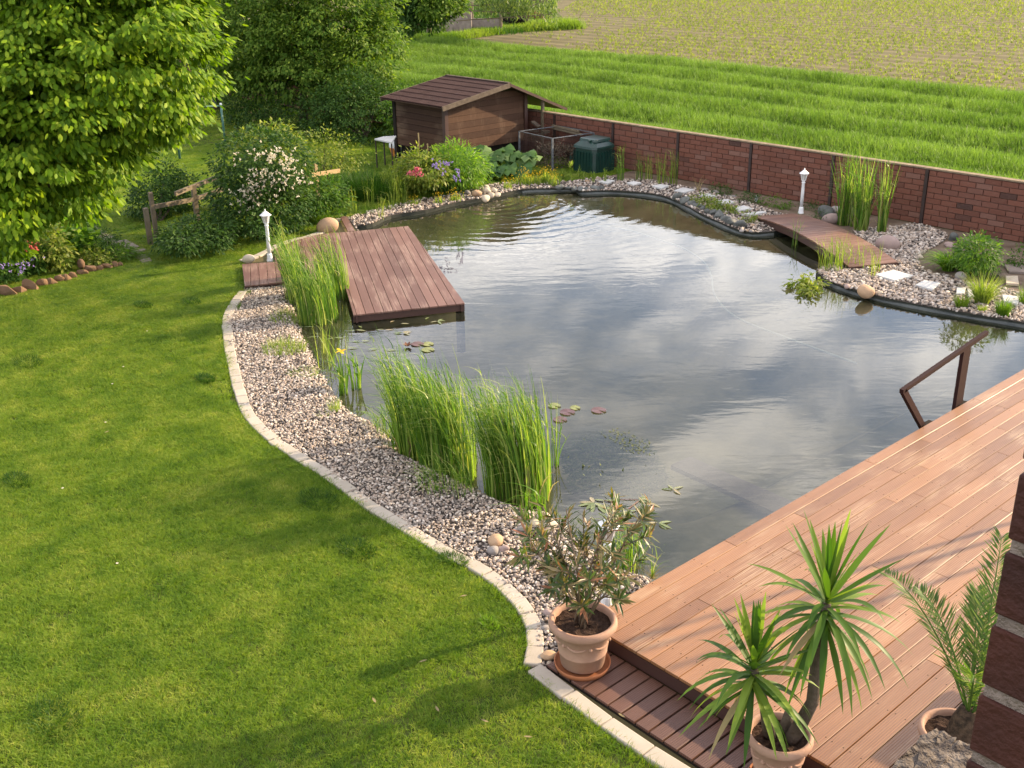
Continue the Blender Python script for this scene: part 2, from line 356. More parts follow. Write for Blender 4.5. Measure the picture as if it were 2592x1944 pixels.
M['reed'] = leafmat('reed_blade', [(0, (.045, .11, .015)), (.5, (.115, .22, .03)), (.8, (.24, .34, .06)), (1, (.46, .46, .18))], .45, .4, .3)
M['reedyellow'] = leafmat('yellow_reed_blade', [(0, (.10, .17, .025)), (.5, (.19, .27, .045)), (1, (.36, .38, .11))], .5, .45, .25)
M['deadreed'] = leafmat('dry_reed', [(0, (.16, .12, .06)), (1, (.38, .30, .16))], .3, .6, .2)
M['rhubarb'] = leafmat('rhubarb_leaf', [(0, (.035, .09, .025)), (.6, (.075, .15, .04)), (1, (.17, .25, .09))], .32, .5, .2, 'object')
M['yucca'] = leafmat('yucca_leaf', [(0, (.04, .095, .014)), (.5, (.085, .16, .024)), (1, (.21, .29, .045))], .42, .45, .22, 'object', (1.3, 1.4, .35))
M['palm'] = leafmat('palm_leaf', [(0, (.05, .105, .03)), (.6, (.10, .17, .04)), (1, (.2, .25, .08))], .38, .5, .15)
M['oleander'] = leafmat('oleander_leaf', [(0, (.035, .065, .020)), (.45, (.075, .115, .03)), (.7, (.17, .13, .045)), (.9, (.26, .20, .11)), (1, (.30, .12, .07))], .35, .4, .4)
M['pad_green'] = leafmat('green_lily_pad', [(0, (.17, .19, .05)), (1, (.22, .23, .06))], .15, .35, .4, 'object')
M['pad'] = leafmat('lily_pad', [(0, (.095, .045, .045)), (1, (.13, .065, .055))], .15, .35, .4, 'object')
M['pondweed'] = leafmat('pondweed_leaf', [(0, (.13, .17, .07)), (.6, (.22, .26, .12)), (1, (.33, .27, .17))], .2, .35, .4, 'object')
M['algae'] = leafmat('waterweed', [(0, (.07, .095, .03)), (1, (.19, .20, .07))], .2, .6, .2)
M['fl_white'] = leafmat('cream_blossom', [(0, (.60, .52, .40)), (1, (.82, .76, .64))], .3, .7, .1, tcol=(1, 1, .9))
M['fl_pink'] = leafmat('pink_blossom', [(0, (.50, .09, .15)), (1, (.75, .25, .30))], .3, .6, .2, tcol=(1, .8, .8))
M['fl_violet'] = leafmat('violet_blossom', [(0, (.24, .17, .42)), (1, (.42, .33, .60))], .3, .6, .2, tcol=(1, .9, 1.1))
M['fl_yellow'] = leafmat('yellow_blossom', [(0, (.65, .42, .02)), (1, (.85, .62, .05))], .4, .6, .2, tcol=(1, 1, .4))
# ================================================================== THE SETTING
WZ = -0.07                                   # water level; the lawn is z = 0
def GD(pts, z=0.0, f=None): return [G(*(f(*p) if f else p), z) for p in pts]
kerb_line = smooth_path(GD([(525, 628), (492, 680), (496, 750), (522, 860), (560, 922), (628, 975), (705, 1022), (785, 1080), (870, 1135), (955, 1185), (1030, 1225), (1085, 1262), (1130, 1310), (1158, 1370), (1150, 1436)], .03), 5)
kerb_low = [G(1154, 1440, .03), G(1300, 1552, .03), G(1470, 1668, .03), Vector((-3.3, 5.01, .03)), Vector((-1.5, 5.02, .03))]
near_water = smooth_path(GD([A4(500, 960), A4(560, 1120), A4(610, 1300), (672, 800), (700, 850), (735, 893), (800, 930), (850, 985), (920, 1020), (1015, 1068), (1095, 1105), (1180, 1130), (1240, 1180), (1310, 1235), (1392, 1262)], WZ), 3)
far_water = smooth_path(GD([A4(1190, 300), A4(1340, 275), E4(480, 1010), E4(800, 960), E4(1080, 890), E4(1300, 850), E4(1480, 810), E4(1700, 765), E4(1950, 755), E4(2200, 752), C5(330, 400), C5(600, 392), C5(900, 415), C5(1110, 455), C5(1250, 520), C5(1450, 625), C5(1700, 735), C5(1870, 775), B5(440, 545)], WZ), 3)
inlet = smooth_path([(-12.35, 18.25, WZ), (-11.8, 18.95, WZ), (-11.0, 18.95, WZ), (-10.35, 18.3, WZ), (-10.2, 17.6, WZ), (-10.25, 16.9, WZ), tuple(G(*B5(740, 825), WZ))], 3)
right_water = smooth_path(GD([B5(800, 885), B5(950, 945), B5(1200, 1012), B5(1500, 1075), B5(1850, 1135), B5(2212, 1198)], WZ), 3) + [Vector((-5.1, 16.55, WZ))]
pond = near_water[::-1] and ([Vector((-17.6, 11.6, WZ)), Vector((-16.9, 10.5, WZ)), Vector((-16.25, 9.6, WZ))] + near_water + [Vector((-5.1, 6.5, WZ))] + right_water[::-1] + inlet[::-1] + far_water[::-1])
pond2 = [(p[0], p[1]) for p in pond]
if sum(pond2[i][0]*pond2[(i+1) % len(pond2)][1] - pond2[(i+1) % len(pond2)][0]*pond2[i][1] for i in range(len(pond2))) < 0: pond2 = pond2[::-1]
# sheets of ground
tag(sheet('ground', [(-500, -300), (500, -300), (500, 700), (-500, 700)], -0.002, M['field_soil'], [pond2]), kind='structure')
gravel_far = smooth_path(GD([A4(1100, 190), E4(130, 985), E4(400, 910), E4(700, 842), E4(1000, 790), E4(1250, 735), E4(1420, 690), E4(1800, 672), E4(2150, 660), C5(480, 250), C5(560, 238)], 0), 3)
kerb_back = smooth_path(GD([A4(110, 590), A4(200, 565), A4(330, 510), A4(430, 455), A4(560, 400), A4(700, 372), A4(900, 300), A4(1030, 190)], .03), 4)
lawn_poly = [(3, -14), (-75, -14), (-75, 20.66), (-18.55, 20.66)] + [(p.x, p.y) for p in gravel_far[::-1]] + [(p.x, p.y) for p in kerb_back[::-1]] + [(p.x, p.y) for p in kerb_line] + [(p.x, p.y) for p in kerb_low] + [(3, 5.02)]
sheet('lawn', lawn_poly, .002, M['lawn'])
sheet('crop_field_ground', [(-500, 20.95), (500, 20.95), (500, 40.3), (-500, 40.3)], .002, M['lawn'])
kb = [(p.x, p.y) for p in kerb_line]
gravel_near_poly = kb + [(-5.3, 5.05), (-5.15, 5.62), (-5.15, 6.55)] + [(p.x, p.y) for p in near_water[::-1]] + [(-16.3, 9.65), (-17.6, 9.35)]
sheet('gravel_bed', gravel_near_poly, .006, M['gravel_base'])
soil_bank = [(p.x, p.y) for p in gravel_far[-12:]] + [(-18.5, 20.66), (3, 20.66), (3, 15.0), (-5.1, 16.5)] 
earth_poly = [(-18.5, 20.66), (6, 20.66), (6, 5.7), (-5.1, 5.7), (-5.1, 16.55)] + [(p.x, p.y) for p in right_water[::-1][1:]] + [(p.x, p.y) for p in inlet[::-1]] + [(p.x, p.y) for p in far_water[::-1][:26]] + [(p.x, p.y) for p in gravel_far[-9:]]
sheet('flower_bed_earth', earth_poly, .003, M['earth'])
g_upper = smooth_path(GD([C5(560, 238), C5(760, 262), C5(980, 275), C5(1140, 310), C5(1400, 355), C5(1600, 415), C5(1850, 482), C5(2030, 545)], 0), 2)
gravel_far_poly = [(p.x, p.y) for p in gravel_far] + [(p.x, p.y) for p in g_upper[1:]] + [(-12.7, 19.35), (-12.35, 18.25)] + [(p.x, p.y) for p in far_water[::-1]] + [(-18.4, 12.2)]
sheet('gravel_bed', gravel_far_poly, .007, M['gravel_base'])
g_right = smooth_path(GD([S6(640, 95), S6(830, 140), S6(1050, 240), S6(1000, 340), S6(820, 440), S6(680, 560), S6(700, 690), S6(880, 770), S6(1120, 810), S6(1350, 900), S6(1650, 935), S6(1900, 990), S6(2098, 1060)], 0), 3)
gravel_right_poly = [(-10.9, 20.0), (-11.3, 19.3), (-11.0, 18.95)] + [(p.x, p.y) for p in inlet[2*3:]] + [(p.x, p.y) for p in right_water] + [(-5.1, 17.6)] + [(p.x, p.y) for p in g_right[::-1]]
sheet('gravel_bed', gravel_right_poly, .008, M['gravel_base'])

# pond bed, skirt, rim and water
gx = np.arange(-20, -4.6, .16); gy = np.arange(5.8, 20.2, .16)
X, Y = np.meshgrid(gx, gy); ins = inside(X, Y, pond2); D = dist_poly(X, Y, pond2)
Zb = np.where(ins, -.14 - np.minimum(D*.32, .28) - np.clip((D-1.3)*.9, 0, .9)*np.clip((Y-7.2)/2.2, .12, 1), -.13)
Zb = Zb + np.where(ins, .04*noise_xy(X, Y, 1.9), 0)
V = np.c_[X.ravel(), Y.ravel(), Zb.ravel()]; ny, nx = X.shape
ii = (np.arange(ny-1)[:, None]*nx + np.arange(nx-1)[None]).ravel(); keep = (ins | (D < .5))
kf = keep.ravel()[ii] | keep.ravel()[ii+1] | keep.ravel()[ii+nx]
Q = np.c_[ii, ii+1, ii+nx+1, ii+nx][kf]
tag(raw('pond_bed', V, Q, M['pit'], smooth=True), kind='structure')
n = len(pond2)
V = [(x, y, .003) for x, y in pond2] + [(x, y, -.5) for x, y in pond2]
tag(raw('pond_skirt', V, [(i, (i+1) % n, n + (i+1) % n, n + i) for i in range(n)], M['skirt']), kind='structure')
def rim(path, w=.035, zt=-.030):
    P = resample(path, .12); mb = MB(); L = []
    for i, p in enumerate(P):
        d = (P[min(i+1, len(P)-1)] - P[max(i-1, 0)]); d.z = 0; nrm = Vector((-d.y, d.x, 0)).normalized()
        zz_ = zt + .01*sin(i*.5)
        L.append([p + nrm*(-w) + Vector((0, 0, WZ - .05 - p.z)), p + nrm*(-w*.8) + Vector((0, 0, zz_ - .02 - p.z)), p + nrm*0 + Vector((0, 0, zz_ - p.z)), p + nrm*w + Vector((0, 0, zz_ - .03 - p.z))])
    v = [q for r in L for q in r]; m = len(L)
    mb.add(v, [(i*4+k, (i+1)*4+k, (i+1)*4+k+1, i*4+k+1) for i in range(m-1) for k in range(3)])
    return tag(mb.obj('pond_rim', M['liner'], smooth=True), kind='structure')
rim(far_water[:22], .03, -.075); rim(far_water[21:]); rim(right_water)
def watermat():
    m, nt = newmat('pond_water'); p = pos(nt)
    # wind ripples, long across the view, plus rings around the spring by the stones
    d2 = nd(nt, 'ShaderNodeVectorRotate', {'Vector': p, 'Axis': (0, 0, 1), 'Angle': radians(-48)}).outputs[0]
    w1 = noise(nt, mapped(nt, d2, (1.3, 3.6, 1)), 1.0, 3.0, .5, .6)
    w2 = noise(nt, mapped(nt, d2, (5.0, 12, 1)), 1.0, 2.0, .5, .4)
    sp = G(*E4(1440, 850), WZ)
    off = nd(nt, 'ShaderNodeVectorMath', {0: p, 1: tuple(sp)}, operation='SUBTRACT').outputs[0]
    off = mapped(nt, off, (1, 1, 0)); r = nd(nt, 'ShaderNodeVectorMath', {0: off}, operation='LENGTH').outputs['Value']
    wob = mth(nt, 'MULTIPLY', noise(nt, p, 1.6, 3.0), 9.0)
    ring = mth(nt, 'SINE', mth(nt, 'ADD', mth(nt, 'MULTIPLY', r, 17.0), wob))
    fall = mth(nt, 'POWER', 2.718, mth(nt, 'MULTIPLY', r, -.72))
    rings = mth(nt, 'MULTIPLY', mth(nt, 'MULTIPLY', ring, fall), 3.0)
    patch_ = ramp(nt, noise(nt, p, .35, 2.0), [(.38, (.25, .25, .25)), (.62, (1, 1, 1))])
    h = mth(nt, 'ADD', mth(nt, 'MULTIPLY', mth(nt, 'ADD', mth(nt, 'MULTIPLY', w1, 1.0), mth(nt, 'MULTIPLY', w2, .22)), patch_), rings)
    nr = nd(nt, 'ShaderNodeBump', {'Height': h, 'Strength': .085, 'Distance': .03}).outputs[0]
    gl = nd(nt, 'ShaderNodeBsdfGlossy', {'Color': (1, 1, 1, 1), 'Roughness': .015, 'Normal': nr}).outputs[0]
    tr = nd(nt, 'ShaderNodeBsdfTransparent', {'Color': (.94, .93, .80, 1)}).outputs[0]
    df = nd(nt, 'ShaderNodeBsdfDiffuse', {'Color': (.058, .070, .042, 1)}).outputs[0]
    body = nd(nt, 'ShaderNodeMixShader', {0: .16, 1: tr, 2: df}).outputs[0]
    fr = nd(nt, 'ShaderNodeFresnel', {'IOR': 1.54, 'Normal': nr}).outputs[0]
    out(nt, nd(nt, 'ShaderNodeMixShader', {0: fr, 1: body, 2: gl}).outputs[0]); return m
M['water'] = watermat()
sheet('pond_water', pond2, WZ, M['water'])
# submerged shelf edge and the hose lying under the surface
MB().beam(G(1470, 1000, -.26), G(1760, 1130, -.26), .34, .06).obj('submerged_shelf', M['darkslab'])['kind'] = 'structure'
hose = smooth_path(GD([C5(-40, 665), C5(250, 665), C5(700, 712), C5(1000, 800), C5(1230, 880), C5(1420, 1000), C5(1500, 1140), (1545, 640), (1590, 685), (1700, 730), (1850, 785)], WZ - .06), 5)
o = MB().tube(hose, .018, 6).obj('water_hose', simple('pale_hose', (.42, .46, .38), (.36, .40, .33), .5, .3), smooth=True)
tag(o, 'pale thin hose snaking along the surface of the pond', 'hose')

# ------------------------------------------------------------------ kerb
kerb = thing('kerb_edging', kerb_line[len(kerb_line)//2], 'curved row of pale stone edging between the lawn and the gravel', 'kerb')
def kerb_stones(path, step, w=.15, h=.10):
    P = resample(path, step)
    for a, b in zip(P[:-1], P[1:]):
        d = (b-a); d.z = 0; L = d.length; d.normalize(); n_ = Vector((-d.y, d.x, 0)); wz = RN.uniform(-.006, .006); j = RN.uniform(-.006, .006)
        q = [a + d*.004 + n_*(w/2+j), b - d*.004 + n_*(w/2+j), b - d*.004 - n_*(w/2-j), a + d*.004 - n_*(w/2-j)]
        o = MB().prism([(p.x, p.y) for p in q], .035 + wz - h, .035 + wz).obj('edging_stone', M['kerb'], kerb); bevel(o, .012, 2)
kerb_stones(kerb_line, .25); kerb_stones(kerb_low, .42); kerb_stones(kerb_back, .4)

# ------------------------------------------------------------------ brick wall
WY = 20.7; WH = 1.13
wall = thing('brick_wall', (-20, WY, 0), 'long low red brick wall with dark posts between garden and field', 'wall')
PX0, PSP = -10.6, 2.15
posts = [PX0 + PSP*k for k in range(5, -18, -1)]
mb = MB(); mb.box(((6-50)/2, WY + .06, WH/2), (56, .09, WH - .02)); mb.obj('mortar', M['mortar'], wall)
mb = MB(); mb.box(((6-50)/2, WY + .055, WH + .012), (56, .16, .03)); mb.obj('coping', M['coping'], wall)
for x in posts:
    mb = MB(); mb.box((x, WY - .008, WH/2 - .01), (.065, .05, WH + .02)); mb.obj('post', M['dark_steel'], wall)
brick_slots = []
for x0 in posts[:-1]:
    bl, bh = (.33, .111)
    if -23.6 < x0 < -19.0: bl, bh = .40, .135
    nr_ = int(round((WH - .02)/bh)); bh_ = (WH - .02)/nr_
    for r in range(nr_):
        xs = x0 + .036; xe = x0 + PSP - .036; x = xs - (bl*.5 if r % 2 else 0)
        while x < xe - .02:
            a, b = max(x, xs), min(x + bl, xe)
            if b - a > .04: brick_slots.append((a, b, r*bh_ + .004, bh_, bl > .35))
            x += bl
brick_slots.sort(key=lambda q: 0)
bcache = {}
def brick_mesh(l, h):
    k = (round(l, 3), round(h, 3))
    if k not in bcache:
        g = .006 if h < .12 else .010; mb = MB(); a, b_ = (l-g*2)/2, (h-g*2)/2; c = .004
        v = [(sx*(a-i), y, sz*(b_-i)) for y, i in ((.03, 0), (-.006, 0), (-.012, c)) for sx, sz in ((-1, -1), (1, -1), (1, 1), (-1, 1))]
        f = [(8, 9, 10, 11)] + [(k2*4+i, k2*4+(i+1) % 4, (k2+1)*4+(i+1) % 4, (k2+1)*4+i) for k2 in range(2) for i in range(4)]
        me = bpy.data.meshes.new('brick'); me.from_pydata(v, [], f); me.materials.append(M['brick']); bcache[k] = me
    return bcache[k]
vis = []
for s_ in brick_slots:
    cx_, cz_ = (s_[0]+s_[1])/2, s_[2] + s_[3]/2; x, y, a_ = PROJ((cx_, WY, cz_))
    seen = 0 < x < 2225 and not (E4(530, 0)[0] < x < E4(1745, 0)[0])
    vis.append((0 if seen else 1, a_, s_))
vis.sort(key=lambda q: q[:2])
for _, _, (a, b, z, h, big) in vis[:300]:
    o = bpy.data.objects.new('brick', brick_mesh(b-a, h)); COL.objects.link(o); o.parent = wall
    o.location = ((a+b)/2 + 20, RN.uniform(-.003, .003), z + h/2)
mb = MB()
for _, _, (a, b, z, h, big) in vis[300:]:
    me = brick_mesh(b-a, h); c = Vector(((a+b)/2, WY + RN.uniform(-.003, .003), z + h/2))
    mb.add([c + v.co for v in me.vertices], [tuple(p.vertices) for p in me.polygons])
tag(mb.obj('brickwork', M['brick_far'], wall), kind='stuff')

# ------------------------------------------------------------------ main deck
deck = thing('timber_deck', (-4, 9, 0), 'large reddish timber deck of ribbed boards beside the pond', 'deck')
DZ = .19; BP = .1497; DX0 = -5.415; DY0 = 5.60
def board(parent, mat, poly, z0, z1, name='board', bev=.0025):
    o = MB().prism(poly, z0, z1).obj(name, mat, parent); bevel(o, bev, 1); return o
seam = [7.35, 9.0, 8.2, 6.9, 9.9, 8.9]
for i in range(40):
    x0 = DX0 + i*BP; y = DY0 - .015
    cuts = []
    yy = y
    # joints fall in rows over the joists, staggered from board to board
    c = 7.2 + ((i*7) % 5)*.62 + (.0 if i % 2 else .31)
    if 3 <= i <= 7: cuts = [DY0 + .95 + (0 if i < 5 else .0), DY0 + 2.2]
    while c < 17.5:
        if not cuts or c > cuts[-1] + 1.0: cuts.append(c)
        c += 2.48
    for a, b in zip([y] + cuts, cuts + [17.8]):
        board(deck, M['deck'], [(x0 + .0035, a + .002), (x0 + BP - .0035, a + .002), (x0 + BP - .0035, b - .002), (x0 + .0035, b - .002)], DZ - .027, DZ)
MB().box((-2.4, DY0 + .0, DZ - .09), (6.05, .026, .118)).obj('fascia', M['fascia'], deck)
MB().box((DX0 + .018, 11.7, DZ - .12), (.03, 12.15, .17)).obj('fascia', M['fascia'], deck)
mb = MB()
for i in range(24):
    for k in range(20):
        for dx in (.03, BP - .03): mb.lathe((DX0 + i*BP + dx + RN.uniform(-.004, .004), 5.83 + k*.6 + RN.uniform(-.012, .012), DZ - .002), [(.0055, 0), (.0055, .003)], 6)
tag(mb.obj('screw', M['black'], deck), kind='stuff')
mb = MB()
for k in range(16): mb.box((-2.4, 5.8 + k*.8, DZ - .10), (5.9, .06, .14))
mb.obj('joist', M['black'], deck)
step = thing('timber_step', (-4, 5.3, 0), 'low step of short spaced timber boards in front of the deck', 'step')
SZ = .045; sp_ = .1395
for i in range(30):
    x0 = -5.33 + i*sp_
    ya = 5.075
    board(step, M['step'], [(x0, ya), (x0 + sp_ - .018, ya), (x0 + sp_ - .018, 5.575), (x0, 5.575)], SZ - .025, SZ)
mb = MB()
for y in (5.10, 5.33, 5.54): mb.box((-3.25, y, -.0), (4.2, .05, .035))
mb.obj('bearer', M['black'], step)

# handrail on the pond edge of the deck
hr = thing('handrail', (-5.45, 11.7, 0), 'dark brown wooden handrail at the pond edge of the deck', 'handrail')
XH = -5.47
MB().beam((XH, 10.74, .775), (XH, 12.70, .985), .05, .05).obj('rail', M['rail'], hr)
MB().box((XH, 12.20, .42), (.045, .175, .96)).obj('post', M['rail'], hr)
MB().beam((XH, 10.78, .77), (XH, 11.40, .10), .05, .075).obj('strut', M['rail'], hr)
MB().box((XH + .035, 11.42, .15), (.09, .20, .05)).obj('bracket', M['black'], hr)
MB().box((XH + .035, 12.28, .15), (.09, .17, .05)).obj('bracket', M['black'], hr)

# ------------------------------------------------------------------ jetty
JZ = .085
JP = [tuple(G(*A4(*q), JZ).xy) for q in [(1160, 1095), (2200, 985), (1670, 265), (1100, 320), (830, 342), (610, 400), (420, 480), (432, 600), (120, 620), (145, 825)]] + [(-15.74, 10.03)]
ja = radians(151); ju = np.array([cos(ja), sin(ja)]); jv = np.array([cos(ja - pi/2), sin(ja - pi/2)])
def clip(poly, nrm, c, keep_less=True):
    o = []
    for i in range(len(poly)):
        p, q = poly[i], poly[(i+1) % len(poly)]; sp = p[0]*nrm[0] + p[1]*nrm[1] - c; sq = q[0]*nrm[0] + q[1]*nrm[1] - c
        if not keep_less: sp, sq = -sp, -sq
        if sp <= 0: o.append(p)
        if sp*sq < 0:
            t = sp/(sp-sq); o.append((p[0] + (q[0]-p[0])*t, p[1] + (q[1]-p[1])*t))
    return o
jetty = thing('jetty', (-15.5, 10.5, 0), 'brown timber jetty reaching out over the pond behind the reeds', 'jetty')
vs = [np.dot(p, jv) for p in JP]; v0, v1 = min(vs), max(vs); nb = int(round((v1-v0)/.15)); bw = (v1-v0)/nb
for i in range(nb):
    pg = clip(clip(JP, jv, v0 + i*bw + .004, False), jv, v0 + (i+1)*bw - .004, True)
    if len(pg) >= 3: board(jetty, M['jetty'], pg, JZ - .026, JZ, bev=.003)
pl = [tuple(G(*A4(*q), JZ).xy) for q in [(1108, 316), (1172, 308), (1098, 172), (1035, 178)]]
board(jetty, M['jetty'], pl, JZ - .024, JZ + .002)
mb = MB()
for a, b in ((0, 1), (1, 2), (10, 0), (9, 10)):
    p = Vector((*JP[a], 0)); q = Vector((*JP[b], 0)); inw = Vector((-(q-p).y, (q-p).x, 0)).normalized()*.05
    mb.beam(p + inw + Vector((0, 0, JZ - .085)), q + inw + Vector((0, 0, JZ - .085)), .03, .115)
mb.obj('fascia', M['fascia'], jetty)
mb = MB()
for p in (JP[0], JP[1], JP[2], (-15.3, 10.8), (-16.6, 9.2), (-15.2, 9.9)):
    c = np.mean([p, (-15.3, 10.6)], axis=0)*.12 + np.array(p)*.88; mb.box((c[0], c[1], -.4), (.1, .1, .8))
mb.obj('pile', M['black'], jetty)

# ------------------------------------------------------------------ footbridge
bridge = thing('footbridge', (-11.3, 17.9, 0), 'short arched reddish timber footbridge across the pond inlet', 'bridge')
bA, bB = Vector((-13.33, 18.68, .05)), Vector((-9.82, 16.78, .07)); cA, cB = Vector((-12.86, 19.50, .05)), Vector((-9.38, 17.66, .07))
NBD = 29
def arch(t, a, b): p = a.lerp(b, t); return p + Vector((0, 0, .20*4*t*(1-t)*.75))
for i in range(NBD):
    t0, t1 = i/NBD + .0012, (i+1)/NBD - .0012
    q = [arch(t0, bA, bB), arch(t1, bA, bB), arch(t1, cA, cB), arch(t0, cA, cB)]
    v = [p + Vector((0, 0, -.03)) for p in q] + q
    o = MB().add(v, [(3, 2, 1, 0), (4, 5, 6, 7), (0, 1, 5, 4), (1, 2, 6, 5), (2, 3, 7, 6), (3, 0, 4, 7)]).obj('plank', M['bridge'], bridge); bevel(o, .004)
for e0, e1, off in ((bA, bB, .05), (cA, cB, -.05)):
    nrm = Vector((cA-bA).normalized())*off; mb = MB()
    P = [arch(i/14, e0, e1) + nrm - Vector((0, 0, .10)) for i in range(15)]
    for p, q in zip(P[:-1], P[1:]): mb.beam(p, q, .05, .13)
    mb.obj('stringer', M['fascia'], bridge)
mb = MB(); mb.beam(bB + Vector((.0, 0, -.06)), cB + Vector((0, 0, -.06)), .03, .10); mb.obj('end_board', M['fascia'], bridge)

# ------------------------------------------------------------------ shed
SX, SY = -22.0, 17.45                       # corner nearest the camera
shed = thing('garden_shed', (SX - 1, SY + 1.3, 0), 'small dark brown timber shed with pitched shingle roof and lean-to', 'shed')
L_, Wd = 2.16, 2.78; ZB, ZE, ZR = .42, 1.60, 2.02; RY = SY + 1.95     # ridge
YE0, YE1 = SY - .32, SY + 4.05
def roofz(y): return ZR - (abs(y - RY)/(RY - YE0))*(ZR - 1.66) if y < RY else ZR - (y - RY)*.41
nS = 8
for k in range(nS):                           # long wall facing the lawn
    z = ZB + k*(1.20/nS); MB().box((SX - L_/2, SY, z + .6/nS), (L_ - .06, .03 + .004*(k % 2), 1.2/nS - .008)).obj('siding_board', M['siding'], shed)
zz0 = ZB; k = 0
hs = [.13, .15, .16, .14, .17, .15, .16, .15, .16, .2]
for k, h in enumerate(hs):                     # gable wall facing the pond, cut to the roof line
    z1 = zz0 + h
    def lim(z): # y range where roof is above z
        lo = YE0 + max(0.0, (z - 1.66)/(ZR - 1.66))*(RY - YE0); hi = RY + (ZR - z)/.41
        return max(SY + .02, lo + .03), min(SY + Wd - .02, hi - .04)
    (a0, b0), (a1, b1) = lim(zz0 + .05), lim(z1 + .05)
    if b1 > a1 + .1:
        v = [(SX + d, y, z) for d in (-.03, .0 + .004*(k % 2)) for y, z in ((a0, zz0 + .003), (b0, zz0 + .003), (b1, z1 - .003), (a1, z1 - .003))]
        MB().add(v, [(3, 2, 1, 0), (4, 5, 6, 7), (0, 1, 5, 4), (1, 2, 6, 5), (2, 3, 7, 6), (3, 0, 4, 7)]).obj('siding_board', M['siding'], shed)
    zz0 = z1
mb = MB(); mb.box((SX - L_/2, SY + Wd/2, (ZB + 1.5)/2), (L_ - .1, Wd - .1, 1.05)); mb.obj('inner_wall', M['black'], shed)
for x, y in ((SX - .01, SY + .01), (SX - L_ + .02, SY + .01), (SX - .01, SY + Wd - .02)):
    mb = MB(); mb.box((x, y, .85), (.12, .11, 1.65)); mb.obj('corner_post', M['black'] if y < SY + 1 and x < SX - 1 else M['fascia'], shed)
mb = MB(); mb.box((SX - L_/2, SY + Wd/2, .2), (L_ - .2, Wd - .2, .4)); mb.obj('base', M['black'], shed)
# roof: rows of shingles on both slopes, each slope a board with proud courses
RX0, RX1 = SX - L_ - .16, SX + .30
rows = 7
for side in (0, 1):
    for r in range(rows if side == 0 else 6):
        if side == 0: ya, yb = YE0 + (RY-YE0)*r/rows, YE0 + (RY-YE0)*(r+1)/rows
        else: yb, ya = RY + (YE1-RY)*r/6, RY + (YE1-RY)*(r+1)/6
        nt_ = 7
        for c in range(nt_):
            xa = RX0 + (RX1-RX0)*c/nt_; xb = RX0 + (RX1-RX0)*(c+1)/nt_
            za, zb = roofz(ya) + .018, roofz(yb) + .004
            v = [(xa, ya, za), (xb, ya, za), (xb, yb, zb), (xa, yb, zb), (xa, ya, za - .018), (xb, ya, za - .018), (xb, yb, zb - .018), (xa, yb, zb - .018)]
            o = MB().add(v, [(0, 1, 2, 3), (7, 6, 5, 4), (4, 5, 1, 0), (5, 6, 2, 1), (6, 7, 3, 2), (7, 4, 0, 3)]).obj('shingle', M['shingle'], shed)
mb = MB()
for side in (0, 1):
    y0_, y1_ = (YE0, RY) if side == 0 else (RY, YE1)
    mb.beam(((RX0+RX1)/2, y0_, roofz(y0_ + (1e-6 if side else 0)) - .03), ((RX0+RX1)/2, y1_, roofz(y1_) - .03), RX1 - RX0 - .02, .025)
mb.obj('roof_deck', M['fascia'], shed)
for x in (RX1 + .012, RX0 - .012):
    mb = MB(); mb.beam((x, YE0, roofz(YE0) - .045), (x, RY, ZR - .045), .025, .12); mb.obj('barge_board', M['trim'], shed)
    mb = MB(); mb.beam((x, RY, ZR - .03), (x, YE1, roofz(YE1) - .03), .025, .07); mb.obj('barge_board', M['fascia'], shed)
mb = MB(); mb.beam((RX0, RY, ZR + .02), (RX1, RY, ZR + .02), .09, .02); mb.obj('ridge_cap', M['trim'], shed)
for x in (RX1 - .1, RX1 - 1.1): MB().box((x, WY - .02, (roofz(WY) + 0)/2 - .03), (.07, .07, roofz(WY) - .05)).obj('lean_to_post', M['oldwood'], shed)
# timber stacked under the lean-to
for i, (p, q, w) in enumerate([((210, 510), (340, 610), .16), ((190, 690), (310, 700), .1), ((200, 775), (540, 715), .1), ((400, 700), (520, 690), .12)]):
    a = ONY(*W3(*p), 20.25 + .1*(i % 2)); b = ONY(*W3(*q), 20.3 + .08*i)
    o = MB().beam(a, b, w, .035).obj('timber_plank', M['trim'])
    tag(o, ['pale wide board leaning on the brick wall beneath the shed lean-to', 'short grey offcut lying below the pale leaning board by the shed', 'long thin plank laid level behind the wire compost cage', 'short thick board end beside the post of the shed lean-to'][i], 'plank')
a, b = ONY(*W3(590, 630), 20.55), ONY(*W3(1150, 760), 20.55)
o = MB().beam(a, b, .06, .05).beam(a + Vector((0, 0, .06)), b + Vector((-.1, 0, .07)), .05, .05).obj('long_pole', M['oldwood']); tag(o, 'pair of long dark poles laid along the brick wall above the composter', 'pole')
# ================================================================== PLANT BUILDERS
def blades(base, h, w, lean, yaw, segs=4, droop=.25, tipw=.12):
    """ribbons: base (N,3), heights, widths, horizontal tip offset (N,2)"""
    base = np.asarray(base, float); N = len(base); h = np.broadcast_to(h, N); w = np.broadcast_to(w, N); yaw = np.broadcast_to(yaw, N); droop = np.broadcast_to(droop, N)
    sd = np.c_[np.cos(yaw), np.sin(yaw), np.zeros(N)]; V = np.zeros((N, segs+1, 2, 3))
    for i in range(segs+1):
        t = i/segs; p = base.copy(); p[:, :2] += lean*(t**1.8); p[:, 2] += h*(t - droop*t**3.2)
        ww = w*.5*max(tipw, (1 - t**2.2)); V[:, i, 0] = p - sd*np.reshape(ww, (-1, 1)); V[:, i, 1] = p + sd*np.reshape(ww, (-1, 1))
    b = (np.arange(N)*(segs+1)*2)[:, None]; Fs = []
    for i in range(segs): Fs.append(b + np.array([i*2, i*2+1, i*2+3, i*2+2])[None])
    return V.reshape(-1, 3), np.stack(Fs, 1).reshape(-1, 4)
